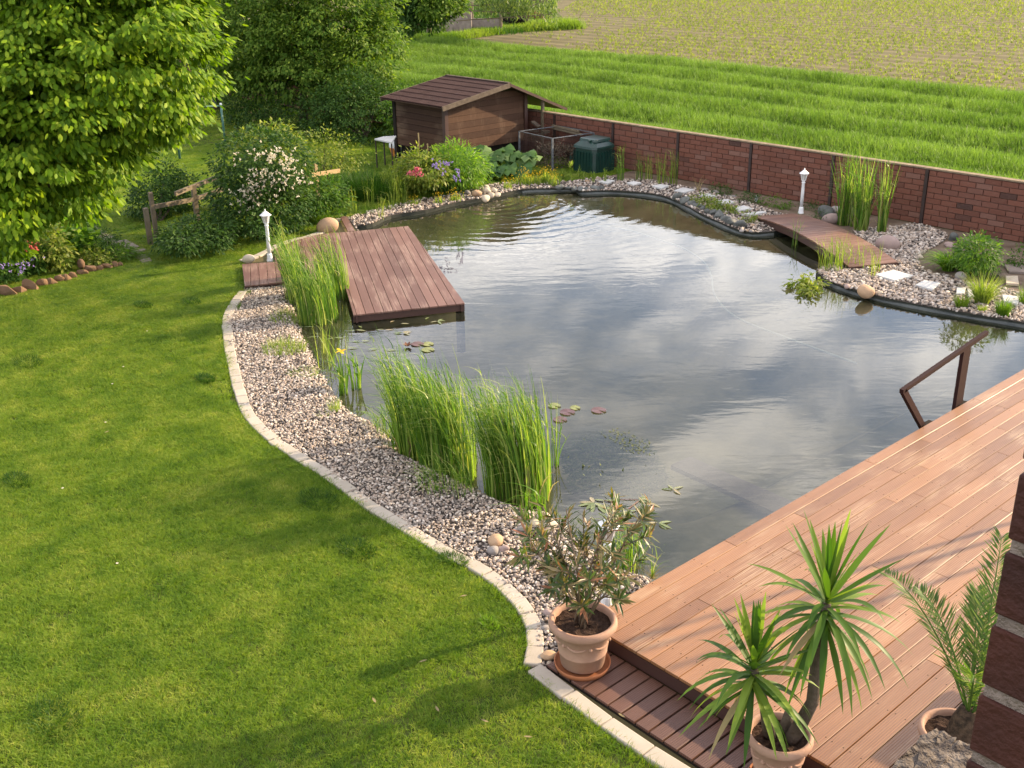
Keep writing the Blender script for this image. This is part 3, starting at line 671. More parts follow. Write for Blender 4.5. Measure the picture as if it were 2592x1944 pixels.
def leaves(P, A, Nn, L, W, fold=.12, fine=False):
    """P base, A axis (unit), Nn rough normal; pointed leaves (kite) folded at the midrib"""
    P = np.asarray(P, float); n = len(P); L = np.broadcast_to(L, n).reshape(-1, 1); W = np.broadcast_to(W, n).reshape(-1, 1)
    A = A/np.linalg.norm(A, axis=1, keepdims=True); Sd = np.cross(A, Nn); Sd /= np.linalg.norm(Sd, axis=1, keepdims=True) + 1e-9; U = np.cross(Sd, A)
    if not fine:
        V = np.stack([P, P + A*L*.45 - Sd*W*.5 - U*W*fold, P + A*L - U*L*.10, P + A*L*.45 + Sd*W*.5 - U*W*fold], 1)
        b = np.arange(n)[:, None]*4; Fc = b + np.array([[0, 3, 2, 1]])
        return V.reshape(-1, 3), Fc
    V = np.stack([P, P + A*L*.28 - Sd*W*.42 - U*W*fold, P + A*L*.66 - Sd*W*.42 - U*(W*fold + L*.05), P + A*L - U*L*.15, P + A*L*.66 + Sd*W*.42 - U*(W*fold + L*.05), P + A*L*.28 + Sd*W*.42 - U*W*fold], 1)
    b = np.arange(n)[:, None]*6
    Fc = np.concatenate([b + np.array([[0, 3, 2, 1]]), b + np.array([[0, 5, 4, 3]])], 0)
    return V.reshape(-1, 3), Fc
def unit(n): v = NR.normal(size=(n, 3)); return v/np.linalg.norm(v, axis=1, keepdims=True)
def crown(lobes, nclump, per, cr, L, W, droop=.5, flat=.55, fine=False, shell=.55, out_=.8, jit=.35, upn=.8):
    """lobes: list of (center, (rx,ry,rz)); leaves gather in sprays near the lobes' surface"""
    C = np.array([tuple(c) for c, r in lobes]); Rr = np.array([r if hasattr(r, '__len__') else (r, r, r) for c, r in lobes], float)
    wt = Rr.prod(1)**.72; idx = NR.choice(len(C), nclump, p=wt/wt.sum()); d = unit(nclump)
    rad = shell + (1-shell)*NR.random(nclump)**.45
    cc = C[idx] + d*Rr[idx]*rad[:, None]
    n = nclump*per; ci = np.repeat(np.arange(nclump), per); cs = cr*(.6 + .8*NR.random(nclump))[ci]
    off = NR.normal(size=(n, 3))*.5; off[:, 2] *= flat
    P = cc[ci] + off*cs[:, None]
    o = d[ci]*out_ + off*.8; A = o + NR.normal(size=(n, 3))*jit; A[:, 2] -= droop
    Nn = np.array([0, 0, upn]) + d[ci]*.6 + NR.normal(size=(n, 3))*.45
    sc_ = .7 + .6*NR.random(n)
    return leaves(P, A, Nn, L*sc_, W*sc_, fine=fine)
def cat(*parts):
    V = []; Fc = []; b = 0
    for v, f in parts: V.append(v); Fc.append(f + b); b += len(v)
    return np.concatenate(V), np.concatenate(Fc)
def limbs(mb, base, tops, r0, split=.45, n=7):
    base = Vector(base)
    cen = sum((Vector(t) for t in tops), Vector())/len(tops); fork = base.lerp(Vector((cen.x*.4 + base.x*.6, cen.y*.4 + base.y*.6, cen.z)), split)
    mid = base.lerp(fork, .5) + Vector((RN.uniform(-.08, .08), RN.uniform(-.08, .08), 0))
    mb.tube([base - Vector((0, 0, .15)), base + Vector((0, 0, .12)), mid, fork], [r0*1.35, r0*1.05, r0*.9, r0*.75], n)
    for t in tops:
        t = Vector(t); m1 = fork.lerp(t, .45) + Vector((RN.uniform(-.2, .2), RN.uniform(-.2, .2), .12))
        mb.tube([fork, m1, t], [r0*.55, r0*.34, r0*.10], 5)
        for _ in range(3):
            e = m1.lerp(t, RN.random()); q = e + Vector((RN.uniform(-.6, .6), RN.uniform(-.6, .6), RN.uniform(-.1, .5))); mb.tube([e, q], [r0*.16, r0*.05], 4)
def tree(name, base, lobes, lab, cat_, mat, bark, r0, nclump, per, cr, L, W, group=None, **kw):
    t = thing(name, base, lab, cat_, group)
    mb = MB(); limbs(mb, base, [tuple(Vector(c) - Vector((0, 0, .15))) for c, r in lobes], r0); mb.obj('trunk', bark, t, True)
    inner = kw.pop('inner', 0); V, Fc = crown(lobes, nclump, per, cr, L, W, **kw)
    if inner: kw['shell'] = .2; V, Fc = cat((V, Fc), crown([(c, (r*.72 if not hasattr(r, '__len__') else tuple(q*.72 for q in r))) for c, r in lobes], inner, per, cr, L, W, **kw))
    raw('crown', V, Fc, mat, t)
    return t
def shrub(name, base, lobes, lab, cat_, mat, nclump, per, cr, L, W, group=None, stems=True, **kw):
    t = thing(name, base, lab, cat_, group)
    if stems:
        mb = MB()
        for c, r in lobes[:6]:
            mb.tube([Vector(base), Vector(base).lerp(Vector(c), .5) + Vector((RN.uniform(-.05, .05), RN.uniform(-.05, .05), 0)), Vector(c)], [.03, .022, .008], 4)
        mb.obj('stem', M['bark'], t)
    V, Fc = crown(lobes, nclump, per, cr, L, W, **kw); tag(raw('foliage', V, Fc, mat, t), kind='stuff')
    return t
def blossoms(t, pts, size, mat, name='blossom'):
    pts = np.asarray(pts); n = len(pts)
    parts = []
    for k in range(5):
        A = unit(n) + [.05, -.15, .2]
        parts.append(leaves(pts, A, unit(n), size*(.7 + .6*NR.random(n)), size*.7, fold=-.05))
    V, Fc = cat(*parts); return tag(raw(name, V, Fc, mat, t), kind='stuff')
def lobe_D(x, y, dist, r): return (ATD(x, y, dist), r)

# ---- scattered instances (stuff)
def proto(name, V, Fc, mat, smooth=False):
    me = bpy.data.meshes.new(name); me.from_pydata(np.asarray(V).tolist(), [], np.asarray(Fc).tolist()); me.materials.append(mat); me.update()
    if smooth: me.polygons.foreach_set('use_smooth', [True]*len(me.polygons))
    return bpy.data.objects.new(name, me)
def scatter(name, P, scale, protos, rot=None, k=None, parent=None):
    P = np.asarray(P, float); n = len(P); me = bpy.data.meshes.new(name); me.vertices.add(n); me.vertices.foreach_set('co', P.ravel())
    a = me.attributes.new('sc', 'FLOAT_VECTOR', 'POINT'); s3 = np.asarray(scale, float); s3 = np.repeat(s3[:, None], 3, 1) if s3.ndim == 1 else s3; a.data.foreach_set('vector', s3.ravel())
    a = me.attributes.new('rt', 'FLOAT_VECTOR', 'POINT'); rr = rot if rot is not None else np.c_[np.zeros(n), np.zeros(n), NR.random(n)*2*pi]; a.data.foreach_set('vector', np.asarray(rr, float).ravel())
    a = me.attributes.new('kk', 'INT', 'POINT'); a.data.foreach_set('value', (NR.integers(0, len(protos), n) if k is None else k).astype(np.int32))
    o = bpy.data.objects.new(name, me); COL.objects.link(o)
    ng = bpy.data.node_groups.new(name, 'GeometryNodeTree')
    ng.interface.new_socket('Geometry', in_out='INPUT', socket_type='NodeSocketGeometry'); ng.interface.new_socket('Geometry', in_out='OUTPUT', socket_type='NodeSocketGeometry')
    gi = ng.nodes.new('NodeGroupInput'); go = ng.nodes.new('NodeGroupOutput'); jn = ng.nodes.new('GeometryNodeJoinGeometry'); lk = ng.links.new
    def attr(nm, ty):
        x = ng.nodes.new('GeometryNodeInputNamedAttribute'); x.data_type = ty; x.inputs['Name'].default_value = nm; return [q for q in x.outputs if q.enabled and q.name == 'Attribute'][0]
    sc_, rt_, kk_ = attr('sc', 'FLOAT_VECTOR'), attr('rt', 'FLOAT_VECTOR'), attr('kk', 'INT')
    for i, p in enumerate(protos):
        ip = ng.nodes.new('GeometryNodeInstanceOnPoints'); oi = ng.nodes.new('GeometryNodeObjectInfo'); oi.inputs['Object'].default_value = p; oi.inputs['As Instance'].default_value = True
        cmp_ = ng.nodes.new('FunctionNodeCompare'); cmp_.data_type = 'INT'; cmp_.operation = 'EQUAL'
        ci = [q for q in cmp_.inputs if q.enabled]; lk(kk_, ci[0]); ci[1].default_value = i
        lk(gi.outputs[0], ip.inputs['Points']); lk(cmp_.outputs[0], ip.inputs['Selection']); lk(oi.outputs['Geometry'], ip.inputs['Instance']); lk(rt_, ip.inputs['Rotation']); lk(sc_, ip.inputs['Scale'])
        lk(ip.outputs[0], jn.inputs[0])
    lk(jn.outputs[0], go.inputs[0]); md = o.modifiers.new('scatter', 'NODES'); md.node_group = ng
    return tag(o, kind='stuff')
def tuft(name, n, h, spread, w, leanv, mat, segs=3, droop=.2):
    a = NR.random(n)*2*pi; r = spread*np.sqrt(NR.random(n)); b = np.c_[r*np.cos(a), r*np.sin(a), np.full(n, -.005)]
    hh = h*(.5 + .7*NR.random(n)); la = a + NR.normal(size=n)*.8; ln = leanv*(.3 + NR.random(n)); lean = np.c_[np.cos(la)*ln, np.sin(la)*ln]
    V, Fc = blades(b, hh, w, lean, NR.random(n)*pi, segs, droop); return proto(name, V, Fc, mat)
def rand_in(poly, n):
    p = np.array(poly); lo = p[:, :2].min(0); hi = p[:, :2].max(0); q = lo + NR.random((n, 2))*(hi-lo); return q[inside(q[:, 0], q[:, 1], poly)]

# ------------------------------------------------------------------ lawn grass
LT = [tuft('lawn_tuft', 22, .052, .055, .0052, .045, M['lawngrass']) for _ in range(4)]
def lawn_fill():
    out_ = []
    for x0, x1, y0, y1, dens in ((-13, -2.5, 0.3, 5.9, 620), (-20, -6, 1.5, 9.5, 430), (-30, -13, 2, 20.6, 230), (-50, -28, 4, 20.6, 60)):
        n = int((x1-x0)*(y1-y0)*dens); q = np.c_[x0 + NR.random(n)*(x1-x0), y0 + NR.random(n)*(y1-y0)]; out_.append(q)
    q = np.concatenate(out_); q = q[inside(q[:, 0], q[:, 1], lawn_poly)]
    v, a = in_view(np.c_[q, np.zeros(len(q))], 40); q = q[v]; return q
lq = lawn_fill()
dk = dist_poly(lq[:, 0], lq[:, 1], [(p.x, p.y) for p in kerb_line] + [(p.x, p.y) for p in kerb_low], False)
ls = (.75 + .35*NR.random(len(lq)))*(1 + .12*noise_xy(lq[:, 0], lq[:, 1], 4.3)) * (1 + .4*np.exp(-(dk/.16)**2))
dist_l = np.hypot(lq[:, 0], lq[:, 1])
ls3 = np.c_[ls*np.clip(dist_l/11, 1, 2.2), ls*np.clip(dist_l/11, 1, 2.2), ls]
_k = dk > .088; lq = lq[_k]; ls3 = ls3[_k]
scatter('lawn_grass', np.c_[lq, np.full(len(lq), .002)], ls3, LT)
# grass hanging over the kerb
kp = resample(kerb_line, .016) + resample(kerb_low[:4], .02); n = len(kp)
kv = np.array([tuple(p) for p in kp]); tg = np.gradient(kv, axis=0); nr_ = np.c_[-tg[:, 1], tg[:, 0]]; nr_ /= np.linalg.norm(nr_, axis=1, keepdims=True)
mid_ = np.array([-9.0, 3.0]); sgn = np.sign(((mid_ - kv[:, :2])*nr_).sum(1)); nr_ *= sgn[:, None]
sel = (noise_xy(kv[:, 0], kv[:, 1], 5.1) > .0)
bp = kv[sel].copy(); nn = nr_[sel]; rep = 3; bp = np.repeat(bp, rep, 0); nn = np.repeat(nn, rep, 0)
bp[:, :2] += nn*(.10 + .05*NR.random(len(bp)))[:, None] + NR.normal(size=(len(bp), 2))*.012; bp[:, 2] = 0
V, Fc = blades(bp, .05 + .08*NR.random(len(bp)), .0045, -nn*(.07*NR.random(len(bp)))[:, None] + NR.normal(size=(len(bp), 2))*.03, NR.random(len(bp))*pi, 3, .25)
tag(raw('kerb_grass', V, Fc, leafmat('edge_grass', [(0, (.04, .10, .010)), (.6, (.09, .17, .015)), (1, (.2, .23, .04))], .5, .55, .2)), kind='stuff')
def clump(name, x, y, n, h, spread, w, lean, mat, label, cat_, group=None, z=0, bias=(0, 0), droop=.25, segs=4, f=None, flat=1.0):
    p = G(*(f(x, y) if f else (x, y)), z) if not isinstance(x, Vector) else x
    a = NR.random(n)*2*pi; r = spread*np.sqrt(NR.random(n)); b = np.c_[p.x + r*np.cos(a), p.y + r*np.sin(a)*flat, np.full(n, p.z - .02)]
    hh = h*(.45 + .6*NR.random(n)); la = a + NR.normal(size=n)*.7; ln = lean*(.25 + NR.random(n))
    V, Fc = blades(b, hh, w, np.c_[np.cos(la)*ln + bias[0]*hh, np.sin(la)*ln + bias[1]*hh], NR.random(n)*pi, segs, droop)
    o = raw(name, V, Fc, mat, loc=p); return tag(o, label, cat_, group)
for i, (x, y, s_, lab) in enumerate([(60, 785, .30, 'dark clump of coarse grass at the left edge of the lawn'), (445, 822, .17, 'small dark leafy clump in the lawn near the upper kerb'), (38, 1042, .22, 'dark round clump of grass low at the left edge of the lawn'), (310, 662, .2, 'dark clump of grass high in the lawn below the flower bed'), (415, 655, .2, 'dark clump of grass in the lawn beside the small jetty platform'), (690, 1085, .28, 'dark clump of grass against the middle of the kerb'), (770, 1190, .24, 'dark clump of grass in the lawn below the middle of the kerb'), (980, 1215, .16, 'tall dark tuft of grass beside a bare patch near the lower kerb'), (1058, 1352, .10, 'small pale green weed in the lawn left of the oleander pot'), (120, 1560, .3, 'dark clump of grass in the lower left corner of the lawn')]):
    clump('grass_clump', x, y, 700 if s_ > .15 else 160, .12, s_, .007, .07, M['darkgrass'] if i != 8 else M['brightleaf'], lab, 'grass clump', 'coarse clumps in the lawn', segs=3, flat=.55)
# daisies and fallen petals, far too many to name one by one
dq = rand_in([(-16, 3), (-9, 3), (-10, 6.5), (-17, 9)], 14); dq2 = rand_in([(-28, 9), (-21, 9), (-24, 17), (-31, 16)], 90)
dz = np.concatenate([dq, dq2]); V, Fc = cat(*[leaves(np.c_[dz, np.full(len(dz), .035)], np.c_[np.full(len(dz), cos(a)), np.full(len(dz), sin(a)), np.full(len(dz), .1)], np.tile([0, 0, 1.], (len(dz), 1)), .017, .017) for a in (0, 1.57, 3.14, 4.71)])
tag(raw('daisies', V, Fc, M['fl_white']), kind='stuff')
lf = []
for i, (x, y) in enumerate(sorted([(948, 1537), (1056, 1560), (1335, 1540 + 0), (1130, 1590), (905, 1430), (236, 930), (812, 1518), (1010, 1285)])):
    p = G(x, y, .04); a = RN.random()*6.28; V, Fc = leaves([tuple(p)], np.array([[cos(a), sin(a), .15]]), np.array([[0., 0, 1]]), .075, .022, fine=True)
    o = raw('fallen_leaf', V, Fc, M['deadreed'], loc=p); tag(o, ORD[i] + ' dry fallen leaf on the lawn counted from the left', 'leaf', 'fallen leaves on the lawn')

# ------------------------------------------------------------------ fields beyond the wall
CT = [tuft('crop_tuft', 16, .34, .12, .014, .09, M['crop'], 3, .22) for _ in range(4)]
qs = []
for x0, x1, y0, y1, dens in ((-30, 0, 20.95, 27, 60), (-42, -3, 27, 34, 42), (-56, -8, 34, 40.4, 34), (-75, -30, 20.95, 36, 16), (-85, -50, 30, 42, 10)):
    n = int((x1-x0)*(y1-y0)*dens); qs.append(np.c_[x0 + NR.random(n)*(x1-x0), y0 + NR.random(n)*(y1-y0)])
cq = np.concatenate(qs); edge = 40.4 + .35*noise_xy(cq[:, 0], cq[:, 0]*.3, .8); cq = cq[(cq[:, 1] < edge)]
bend = cq[:, 1] + .35*noise_xy(cq[:, 0], cq[:, 1]*.4, .2) + .02*cq[:, 0]
band = np.sin(bend*2*pi/2.9); cq_s = 1.0 + .32*band + .2*noise_xy(cq[:, 0], cq[:, 1], 1.1) + .15*NR.random(len(cq))
keep = (band > -.7) | (NR.random(len(cq)) < .5)
v, a = in_view(np.c_[cq, np.zeros(len(cq))], 60); keep &= v
scatter('cereal_crop', np.c_[cq[keep], np.zeros(keep.sum())], np.c_[np.full(keep.sum(), 1.15), np.full(keep.sum(), 1.15), cq_s[keep]], CT)
MT = [tuft('maize_tuft', 5, .12, .04, .022, .09, M['seedling'], 2, .3) for _ in range(3)]
rows_ = []
yv = 41.2
while yv < 125:
    x0, x1 = -.83*yv - 12 + 0, -.42*yv + 2
    step_ = .20 if yv < 62 else .32 if yv < 85 else .5
    xs = np.arange(x0, x1, step_); xs = xs + NR.normal(size=len(xs))*.1; rows_.append(np.c_[xs, np.full(len(xs), yv) + NR.normal(size=len(xs))*.05]); yv += .62 if yv < 70 else .75
mq = np.concatenate(rows_); mq = mq[NR.random(len(mq)) < np.clip(.85 + .4*noise_xy(mq[:, 0], mq[:, 1], .25) + (mq[:, 1]-50)*.006, .1, 1)]
mq = mq[~((mq[:, 0] < -41 - (mq[:, 1]-40)*.55) & (mq[:, 1] < 62)) | (NR.random(len(mq)) < .3)]
v, a = in_view(np.c_[mq, np.zeros(len(mq))], 60); mq = mq[v]
scatter('maize_seedlings', np.c_[mq, np.zeros(len(mq))], (1.0 + .7*NR.random(len(mq)))*np.clip(mq[:, 1]/60, 1, 1.8), MT)

# ------------------------------------------------------------------ gravel
def pebble(i):
    bm = bmesh.new(); bmesh.ops.create_icosphere(bm, subdivisions=1 if i % 2 else 2, radius=1.0)
    r = random.Random(i); s_ = (r.uniform(.8, 1.15), r.uniform(.6, .9), r.uniform(.4, .62)); ph = [r.uniform(0, 6) for _ in range(3)]
    for v in bm.verts:
        k = 1 + .12*sin(v.co.x*2.3 + ph[0]) + .1*sin(v.co.y*2.9 + ph[1]) + .1*sin(v.co.z*2.1 + ph[2]); v.co = Vector((v.co.x*s_[0]*k, v.co.y*s_[1]*k, v.co.z*s_[2]*k))
    me = bpy.data.meshes.new('pebble'); bm.to_mesh(me); bm.free(); me.materials.append(M['pebble']); me.polygons.foreach_set('use_smooth', [True]*len(me.polygons))
    return bpy.data.objects.new('pebble', me)
PB = [pebble(i) for i in range(8)]
def gravel(poly, n, r0, r1, ext=None, zf=None):
    q = rand_in(poly, n); m = len(q); s_ = r0 + (r1-r0)*NR.random(m)**2.2; z = .008 + s_*.35 + .012*NR.random(m)
    if zf is not None: z = z + zf(q)
    scatter('gravel', np.c_[q, z], s_, PB, np.c_[NR.normal(size=m)*.5, NR.normal(size=m)*.5, NR.random(m)*6.28])
def shore(q):
    d = dist_poly(q[:, 0], q[:, 1], pond2); return -np.clip(.13 - d*.45, 0, .13)*1.0 + .0
def shore_in(q): return 0
gravel(gravel_near_poly, 105000, .010, .024, zf=lambda q: np.where(dist_poly(q[:, 0], q[:, 1], [(p.x, p.y) for p in near_water], False) < .05, -.01, .012*noise_xy(q[:, 0], q[:, 1], 3)))
# pebbles running down into the shallow water
wq = np.array([tuple(p)[:2] for p in resample(near_water, .01)]); wq = np.repeat(wq, 4, 0) + NR.normal(size=(len(wq)*4, 2))*.11
wi = inside(wq[:, 0], wq[:, 1], pond2); wq = wq[wi]; dw = dist_poly(wq[:, 0], wq[:, 1], pond2)
scatter('gravel', np.c_[wq, .0 - np.minimum(dw*.55, .3) - .01], .013 + .016*NR.random(len(wq))**2, PB, NR.random((len(wq), 3))*6)
gravel(gravel_far_poly, 21000, .018, .040); gravel(gravel_right_poly, 21000, .018, .042)

# ------------------------------------------------------------------ boulders, slabs, slate
def rock_mesh(name, seed, sx, sy, sz, rough=.26, sub=3, ang=False):
    r = random.Random(seed); bm = bmesh.new(); bmesh.ops.create_icosphere(bm, subdivisions=sub, radius=1)
    ph = [(r.uniform(-1, 1), r.uniform(-1, 1), r.uniform(-1, 1), r.uniform(0, 6), r.uniform(1.2, 3.2)) for _ in range(7)]
    cuts = [(Vector((r.uniform(-1, 1), r.uniform(-1, 1), r.uniform(-.4, 1))).normalized(), r.uniform(.55, .8)) for _ in range(7)]
    for v in bm.verts:
        c = v.co.copy(); k = 1 + sum(rough*.35*sin((c.x*a + c.y*b + c.z*d)*w + p) for a, b, d, p, w in ph)
        c = c*k
        if ang:
            for nn_, dd in cuts:
                e = c.dot(nn_) - dd
                if e > 0: c = c - nn_*e*.92
        v.co = Vector((c.x*sx, c.y*sy, c.z*sz))
    me = bpy.data.meshes.new(name); bm.to_mesh(me); bm.free()
    if not ang: me.polygons.foreach_set('use_smooth', [True]*len(me.polygons))
    return me
rs = [100]
def rock(name, p, size, mat, label, group=None, ang=False, sink=.25, rz=None, catg='boulder'):
    rs[0] += 1; size = tuple(q*(.56 if catg == 'boulder' else .72) for q in size) if catg in ('boulder', 'rock') else size; size = (size[0]*1.08, size[1], size[2]*.86) if catg == 'boulder' else size; me = rock_mesh(name, rs[0], *size, ang=ang); me.materials.append(mat); o = bpy.data.objects.new(name, me); COL.objects.link(o)
    o.location = (p.x, p.y, p.z + size[2]*(1-2*sink)); o.rotation_euler = (RN.uniform(-.15, .15), RN.uniform(-.15, .15), RN.random()*6.28 if rz is None else rz); return tag(o, label, catg, group)
T, GY, PK, CRm = M['boulder_tan'], M['boulder_grey'], M['boulder_pink'], M['boulder_cream']
vr = radians(48)
rock('boulder', G(*A4(920, 318), .0), (.35, .27, .34), T, 'large smooth tan boulder at the back edge of the jetty', rz=radians(60), sink=.22)
rock('boulder', G(*A4(180, 600), .02), (.21, .17, .19), CRm, 'small white stone at the corner of the jetty beside the lamp post', rz=radians(60))
for x, y, s_, m_, lab in [(1378, 725, .14, CRm, 'topmost cream stone of the pile at the pond spring'), (1280, 775, .19, T, 'tan stone at the left of the pile by the pond spring'), (1375, 760, .15, CRm, 'flat cream stone in the middle of the pile by the pond spring'), (1440, 745, .12, CRm, 'cream stone at the upper right of the pile by the pond spring'), (1475, 775, .12, CRm, 'small cream stone at the right end of the pile by the spring'), (1415, 790, .14, CRm, 'cream stone low at the right of the spring pile'), (1362, 820, .17, CRm, 'large cream stone at the front of the spring pile touching the water')]:
    rock('boulder', G(*E4(x, y + 25), .02), (s_*1.1, s_*.9, s_*.95), m_, lab, 'stone pile at the pond spring', sink=.12 if y > 760 else -.15)
for x, y, s_, m_, lab in [(385, 600, .105, T, 'tan stone at the top left of the group below the reeds'), (480, 650, .09, CRm, 'cream stone in the middle of the group below the reeds'), (590, 600, .13, CRm, 'long cream stone at the top of the group below the reeds'), (365, 720, .105, GY, 'grey brown stone at the lower left of the group below the reeds'), (650, 700, .15, CRm, 'largest cream stone at the right of the group below the reeds'), (290, 715, .055, GY, 'smallest grey stone at the left of the group below the reeds')]:
    rock('boulder', G(*K7(x, y), .0), (s_*1.15, s_*.85, s_*.75), m_, lab, 'round stones below the reeds', sink=.15)
for x, y, s_, m_, lab in [(70, 850, .125, T, 'tan stone behind the two round stones on the gravel by the kerb'), (35, 950, .11, GY, 'round grey stone left of the pinkish one on the gravel by the kerb'), (145, 925, .115, PK, 'pinkish round stone beside the grey one on the gravel by the kerb')]:
    rock('boulder', G(*K7(x, y + 20), .0), (s_, s_*.85, s_*.85), m_, lab, 'three round stones on the gravel by the kerb', sink=.1)
for x, y, s_, m_, lab in [(330, 640, .12, T, 'yellowish stone beside the oleander pot at the kerb'), (330, 480, .07, PK, 'brown stone above the yellowish one beside the oleander pot'), (310, 370, .08, GY, 'grey stone high beside the oleander pot at the kerb'), (310, 230, .11, PK, 'long pinkish stone at the kerb behind the oleander pot'), (365, 535, .05, CRm, 'small white stone beside the saucer of the oleander pot'), (330, 690, .045, CRm, 'tiny white pebble at the corner of the step boards')]:
    rock('boulder', G(*P3(x, y), .0), (s_, s_*.7, s_*.75), m_, lab, 'stones between kerb and oleander pot', sink=.1)
rock('boulder', G(*B5(1100, 975), .0), (.24, .19, .22), T, 'largest tan boulder on the rim of the right pond bank', sink=.2, rz=1)
rock('boulder', G(*B5(960, 925), .0), (.12, .10, .11), PK, 'small pinkish stone on the rim left of the tan boulder', sink=.15)
rock('boulder', G(*B5(1185, 965), .0), (.09, .08, .08), CRm, 'small white stone on the rim right of the tan boulder', sink=.15)
rock('boulder', G(*B5(1235, 640), .0), (.32, .28, .28), PK, 'round pinkish boulder behind the far end of the footbridge', sink=.22)
rock('boulder', G(*R6(610, 1020), .0), (.36, .28, .29), M['slate'], 'large blue grey boulder behind the footbridge beside the lamp post', sink=.15)
rock('boulder', G(*R6(820, 985), .0), (.26, .22, .23), GY, 'brown grey boulder right of the large blue grey one behind the bridge', sink=.1)
rock('boulder', G(*R6(740, 1140), .0), (.34, .25, .26), PK, 'pale pinkish boulder low behind the middle of the footbridge', sink=.15)
rock('boulder', G(*R6(1050, 1030), .0), (.28, .22, .23), GY, 'grey boulder hidden behind the tall reeds at the inlet', sink=.1)
rock('boulder', G(*S6(1240, 850), .0), (.24, .19, .17), GY, 'wide grey boulder on the bare earth beyond the pale slabs', sink=.2)
rock('boulder', G(*S6(1130, 310), .0), (.2, .16, .18), M['slate'], 'dark blue grey rock at the brick wall beside the round bush', sink=.2)
rock('boulder', G(*S6(1080, 400), .0), (.16, .13, .1), PK, 'low brown rock below the dark blue grey one near the wall', sink=.2)
rock('boulder', G(*S6(690, 560), .0), (.13, .11, .1), CRm, 'pale stone at the left of the arching day lily clump', sink=.2)
for x, y, s_, m_, lab in [(1770, 735, .1, GY, 'grey stone on the gravel at the near end of the slate row'), (1880, 690, .11, T, 'tan stone on the gravel beneath the footbridge end'), (1910, 655, .1, PK, 'reddish stone on the gravel beneath the footbridge end'), (1860, 740, .09, GY, 'small grey brown stone at the water by the slate row')]:
    rock('boulder', G(*C5(x, y), .0), (s_, s_*.8, s_*.75), m_, lab)
for i, (x, y, s_) in enumerate(sorted([(1180, 440, .17), (1255, 478, .19), (1325, 500, .14), (1375, 520, .13), (1425, 545, .12), (1465, 570, .12), (1515, 585, .15), (1570, 615, .2), (1635, 650, .17), (1690, 680, .16), (1760, 700, .2), (1600, 640, .12), (1215, 425, .14)])):
    rock('slate_rock', G(*C5(x, y), .0), (s_*1.1, s_*.8, s_*.75), M['slate'], ORD[i] + ' slate rock from the left in the long row left of the footbridge', 'slate rocks left of the footbridge', True, .15, catg='rock')
for i, (x, y, s_) in enumerate([(140, 345, .16), (205, 350, .13), (265, 355, .15), (320, 355, .13), (365, 355, .12), (440, 355, .17), (500, 352, .13)]):
    rock('slate_rock', G(*C5(x, y + 8), .0), (s_*1.25, s_*.7, s_*.6), M['slate'], ORD[i] + ' slate rock from the left in the short row on the far pond edge', 'slate rocks on the far pond edge', True, .15, catg='rock')
for x, y, s_, lab in [(380, 290, .12, 'flat tan stone at the far gravel edge left of the first slab'), (1545, 390, .14, 'brown stone lying behind the slabs near the wall'), (1440, 360, .12, 'small brown stone behind the slabs near the wall'), (1690, 420, .12, 'flat brown stone behind the last slabs near the lamp post'), (1190, 770, .16, None)][:4]:
    rock('boulder', G(*C5(x, y), .0), (s_*1.3, s_*.8, s_*.5), T if x < 400 else GY, lab, sink=.2)
rock('boulder', G(*E4(1190, 785), 0), (.2, .16, .14), GY, 'grey round stone on the far gravel left of the spring pile', sink=.25)
def slab(pts, f, label, mat=None, z=.06, group='pale stepping slabs', catg='slab'):
    P = [G(*f(*p), z) for p in pts]; c = sum(P, Vector())/len(P)
    o = MB().prism([(p.x, p.y) for p in P], z - .045, z).obj('stepping_slab', mat or M['slab'], loc=c); bevel(o, .006); return tag(o, label, catg, group)
slab([(75, 770), (330, 708), (605, 785), (345, 850)], S6, 'largest white slab just below the end of the footbridge')
slab([(625, 910), (745, 848), (975, 885), (860, 975)], S6, 'white slab right of the largest one with thin grass shadows')
slab([(1190, 945), (1310, 950), (1290, 1030), (1180, 1030)], S6, 'small white slab half hidden behind the left dark green grass tuft')
slab([(1330, 965), (1420, 960), (1425, 1075), (1350, 1070)], S6, 'white slab half hidden behind the tall yellow grass clump')
slab([(1800, 1040), (2070, 1075), (2010, 1170), (1820, 1130)], S6, 'white slab behind the right grass tuft at the frame edge')
slab([(1848, 790), (2015, 790), (2030, 900), (1855, 890)], S6, 'pale brown slab lying alone on the bare earth', M['boulder_cream'])
slab([(1830, 635), (2200, 650), (2250, 745), (1895, 730)], S6, 'long brown slab on the bare earth by the wall', M['darkslab'], .05)
slab([(1335, 625), (1700, 640), (1740, 690), (1350, 670)], S6, 'narrow brown slab on the bare earth beside the round bush', M['darkslab'], .05)
for pts, lab in [([(480, 278), (570, 262), (630, 272), (560, 300)], 'farthest pale slab on the far gravel'), ([(735, 292), (800, 278), (870, 292), (800, 312)], 'second pale slab from the far left on the far gravel'), ([(965, 320), (1040, 305), (1120, 318), (1050, 342)], 'third pale slab on the far gravel behind the thin reeds'), ([(1165, 362), (1240, 335), (1355, 355), (1255, 380)], 'fourth pale slab on the far gravel beside the forked dry reed'), ([(1385, 400), (1470, 388), (1550, 412), (1450, 428)], 'pale slab above the yellow green plant on the far gravel'), ([(1530, 455), (1650, 440), (1715, 468), (1590, 480)], 'pale slab above the right end of the yellow green plant'), ([(1700, 515), (1800, 498), (1870, 525), (1740, 545)], 'pale slab next to last before the footbridge'), ([(1770, 575), (1960, 548), (2000, 558), (1850, 582)], 'pale slab touching the left end of the footbridge')]:
    slab(pts, C5, lab)
